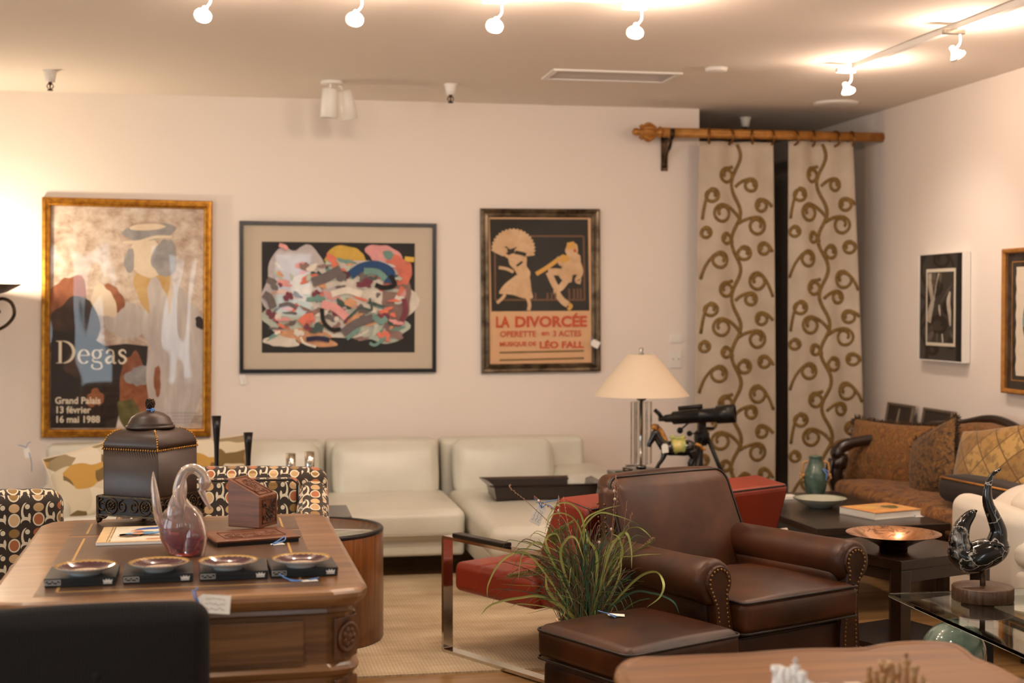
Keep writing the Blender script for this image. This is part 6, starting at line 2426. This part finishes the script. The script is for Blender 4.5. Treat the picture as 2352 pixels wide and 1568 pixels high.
fol = MB()
arcs = [  # long arching blades traced by eye: screen path, width, colour
    ([(1290, 1410), (1240, 1300), (1195, 1268), (1150, 1290), (1122, 1340), (1119, 1376)], .0075, 0),
    ([(1300, 1405), (1270, 1290), (1235, 1245), (1200, 1275), (1190, 1330)], .007, 0),
    ([(1288, 1395), (1260, 1376), (1190, 1373), (1130, 1388), (1104, 1412)], .009, 0),
    ([(1280, 1410), (1268, 1370), (1252, 1318)], .011, 0),
    ([(1320, 1350), (1262, 1270), (1256, 1235), (1278, 1226), (1290, 1255)], .008, 0),
    ([(1330, 1390), (1290, 1290), (1300, 1240), (1322, 1236), (1342, 1288)], .009, 0),
    ([(1360, 1390), (1372, 1290), (1352, 1240), (1345, 1222)], .009, 0),
    ([(1380, 1400), (1392, 1290), (1420, 1232), (1440, 1225), (1450, 1262), (1451, 1305)], .009, 0),
    ([(1385, 1380), (1420, 1300), (1424, 1240), (1405, 1225)], .007, 0),
    ([(1386, 1375), (1420, 1330), (1426, 1260)], .005, 0),
    ([(1390, 1390), (1450, 1340), (1502, 1312), (1524, 1338), (1516, 1370), (1486, 1394)], .0085, 0),
    ([(1392, 1385), (1440, 1366), (1500, 1362), (1545, 1380), (1561, 1410)], .008, 2),
    ([(1340, 1300), (1340, 1200), (1316, 1160), (1280, 1158), (1252, 1200)], .006, 0),
    ([(1350, 1300), (1330, 1210), (1300, 1180), (1265, 1185), (1250, 1230)], .005, 0),
    ([(1335, 1210), (1352, 1185), (1390, 1168), (1425, 1160)], .005, 0),
    ([(1330, 1250), (1345, 1205), (1375, 1178), (1410, 1182), (1452, 1196)], .006, 0),
    ([(1400, 1300), (1432, 1225), (1460, 1210), (1482, 1220), (1500, 1240)], .004, 0),
    ([(1370, 1400), (1400, 1300), (1460, 1276), (1520, 1272)], .004, 0),
    ([(1320, 1330), (1280, 1310), (1225, 1320), (1140, 1330)], .004, 1),
    ([(1290, 1400), (1268, 1340), (1240, 1352), (1205, 1386)], .004, 2),
    ([(1375, 1400), (1385, 1320), (1400, 1250), (1440, 1230)], .006, 0),
    ([(1330, 1380), (1300, 1280), (1285, 1230), (1255, 1200)], .006, 1),
]
for pts, w, mi in arcs:
    dd = gr.uniform(-.10, .03) if pts[-1][0] < 1470 else -.40
    n_ = len(pts)
    base = Vector((gr.uniform(-.04, .04), gr.uniform(-.05, .02), .31))
    P3 = [pxp(a, b, dd * min(1, 1.6 * i / (n_ - 1)) - .02) for i, (a, b) in enumerate(pts)]
    if P3[0].z < .56:
        P3 = [base] + P3[1:]
    blade(fol, P3, w, mi)
for k in range(420):
    a = gr.uniform(0, 2 * pi)
    sp_ = min(1.3, abs(gr.gauss(0, .42)))
    hgt = gr.uniform(.16, .44)
    r_ = sp_ * .20 + .01
    d = cr * cos(a) + cd_ * sin(a) * .55
    b0 = Vector((gr.uniform(-.05, .05), gr.uniform(-.05, .05), .31)) + d * .02
    tip = b0 + d * r_ * 1.5 + Vector((0, 0, hgt * (1 - .3 * sp_)))
    mid = b0 + d * r_ * .5 + Vector((0, 0, hgt * .6))
    mi = gr.choice((1, 1, 2, 3, 3, 3, 4, 0)) if sp_ > .3 else gr.choice((3, 3, 4, 1, 2))
    pts = [b0, mid, tip]
    if gr.random() < .35:
        pts.append(tip + d * .05 + Vector((0, 0, -gr.uniform(.0, .07))))
    blade(fol, pts, gr.uniform(.0012, .004), mi)
fol.build('foliage', gmats, t)
st_ = MB()
for pts in ([(1330, 1380), (1290, 1240), (1225, 1165), (1176, 1124), (1171, 1112)], [(1340, 1330), (1300, 1200), (1240, 1150), (1226, 1139)], [(1345, 1380), (1290, 1250), (1285, 1170), (1283, 1137)], [(1350, 1380), (1308, 1220), (1294, 1140)],
            [(1380, 1390), (1405, 1240), (1418, 1130), (1414, 1090)], [(1380, 1390), (1404, 1230), (1412, 1130), (1408, 1106)], [(1390, 1380), (1440, 1220), (1452, 1175)], [(1330, 1390), (1255, 1300), (1180, 1255)], [(1400, 1380), (1445, 1290), (1492, 1240), (1502, 1237)],
            [(1305, 1395), (1255, 1330), (1200, 1305), (1162, 1322)], [(1290, 1420), (1330, 1370), (1345, 1350)], [(1395, 1395), (1420, 1320), (1440, 1150)]):
    P3 = bez([pxp(a, b, gr.uniform(-.06, .02)) for a, b in pts], 8)
    P3[0].z = max(.31, P3[0].z)
    n_ = len(P3)
    st_.tube(P3, [.0016 - .0009 * i / (n_ - 1) for i in range(n_)], 5)
    for j in range(n_ - 14, n_ - 1):
        if j > 0:
            p_ = P3[j]
            st_.ball(p_ + Vector((gr.uniform(-.003, .003), gr.uniform(-.003, .003), 0)), (.0024, .0024, .0042), 0, 6)
for a, b in ((1283, 1172), (1283, 1160), (1412, 1146), (1411, 1127), (1404, 1215), (1237, 1150), (1376, 1245)):
    st_.ball(pxp(a, b, -.02), (.005, .005, .006), 1, 8)
st_.build('seed_stems', [plain('reddish_stem', S(150, 108, 84), .6), plain('white_bud', S(230, 214, 190), .6)], t)
pl = MB()
for p0_, p1_ in (((1440, 1285), (1500, 1240)), ((1250, 1308), (1168, 1322)), ((1270, 1230), (1312, 1200)), ((1275, 1250), (1262, 1215))):
    A_, B_ = pxp(*p0_), pxp(*p1_)
    for i in range(40):
        q_ = i / 39
        c_ = A_.lerp(B_, q_)
        dd_ = (B_ - A_).normalized()
        s_ = dd_.cross(Vector((0, 1, 0)))
        wv = .012 * (1 - q_) + .003
        sg = 1 if i % 2 else -1
        pl.tube([c_, c_ + s_ * wv * sg + dd_ * .012 + Vector((0, gr.uniform(-.004, .004), 0))], [.0016, .0008], 4)
    pl.tube([A_, B_], .0022, 5)
pl.build('seed_plumes', plain('olive_plume', S(110, 112, 44), .7), t)
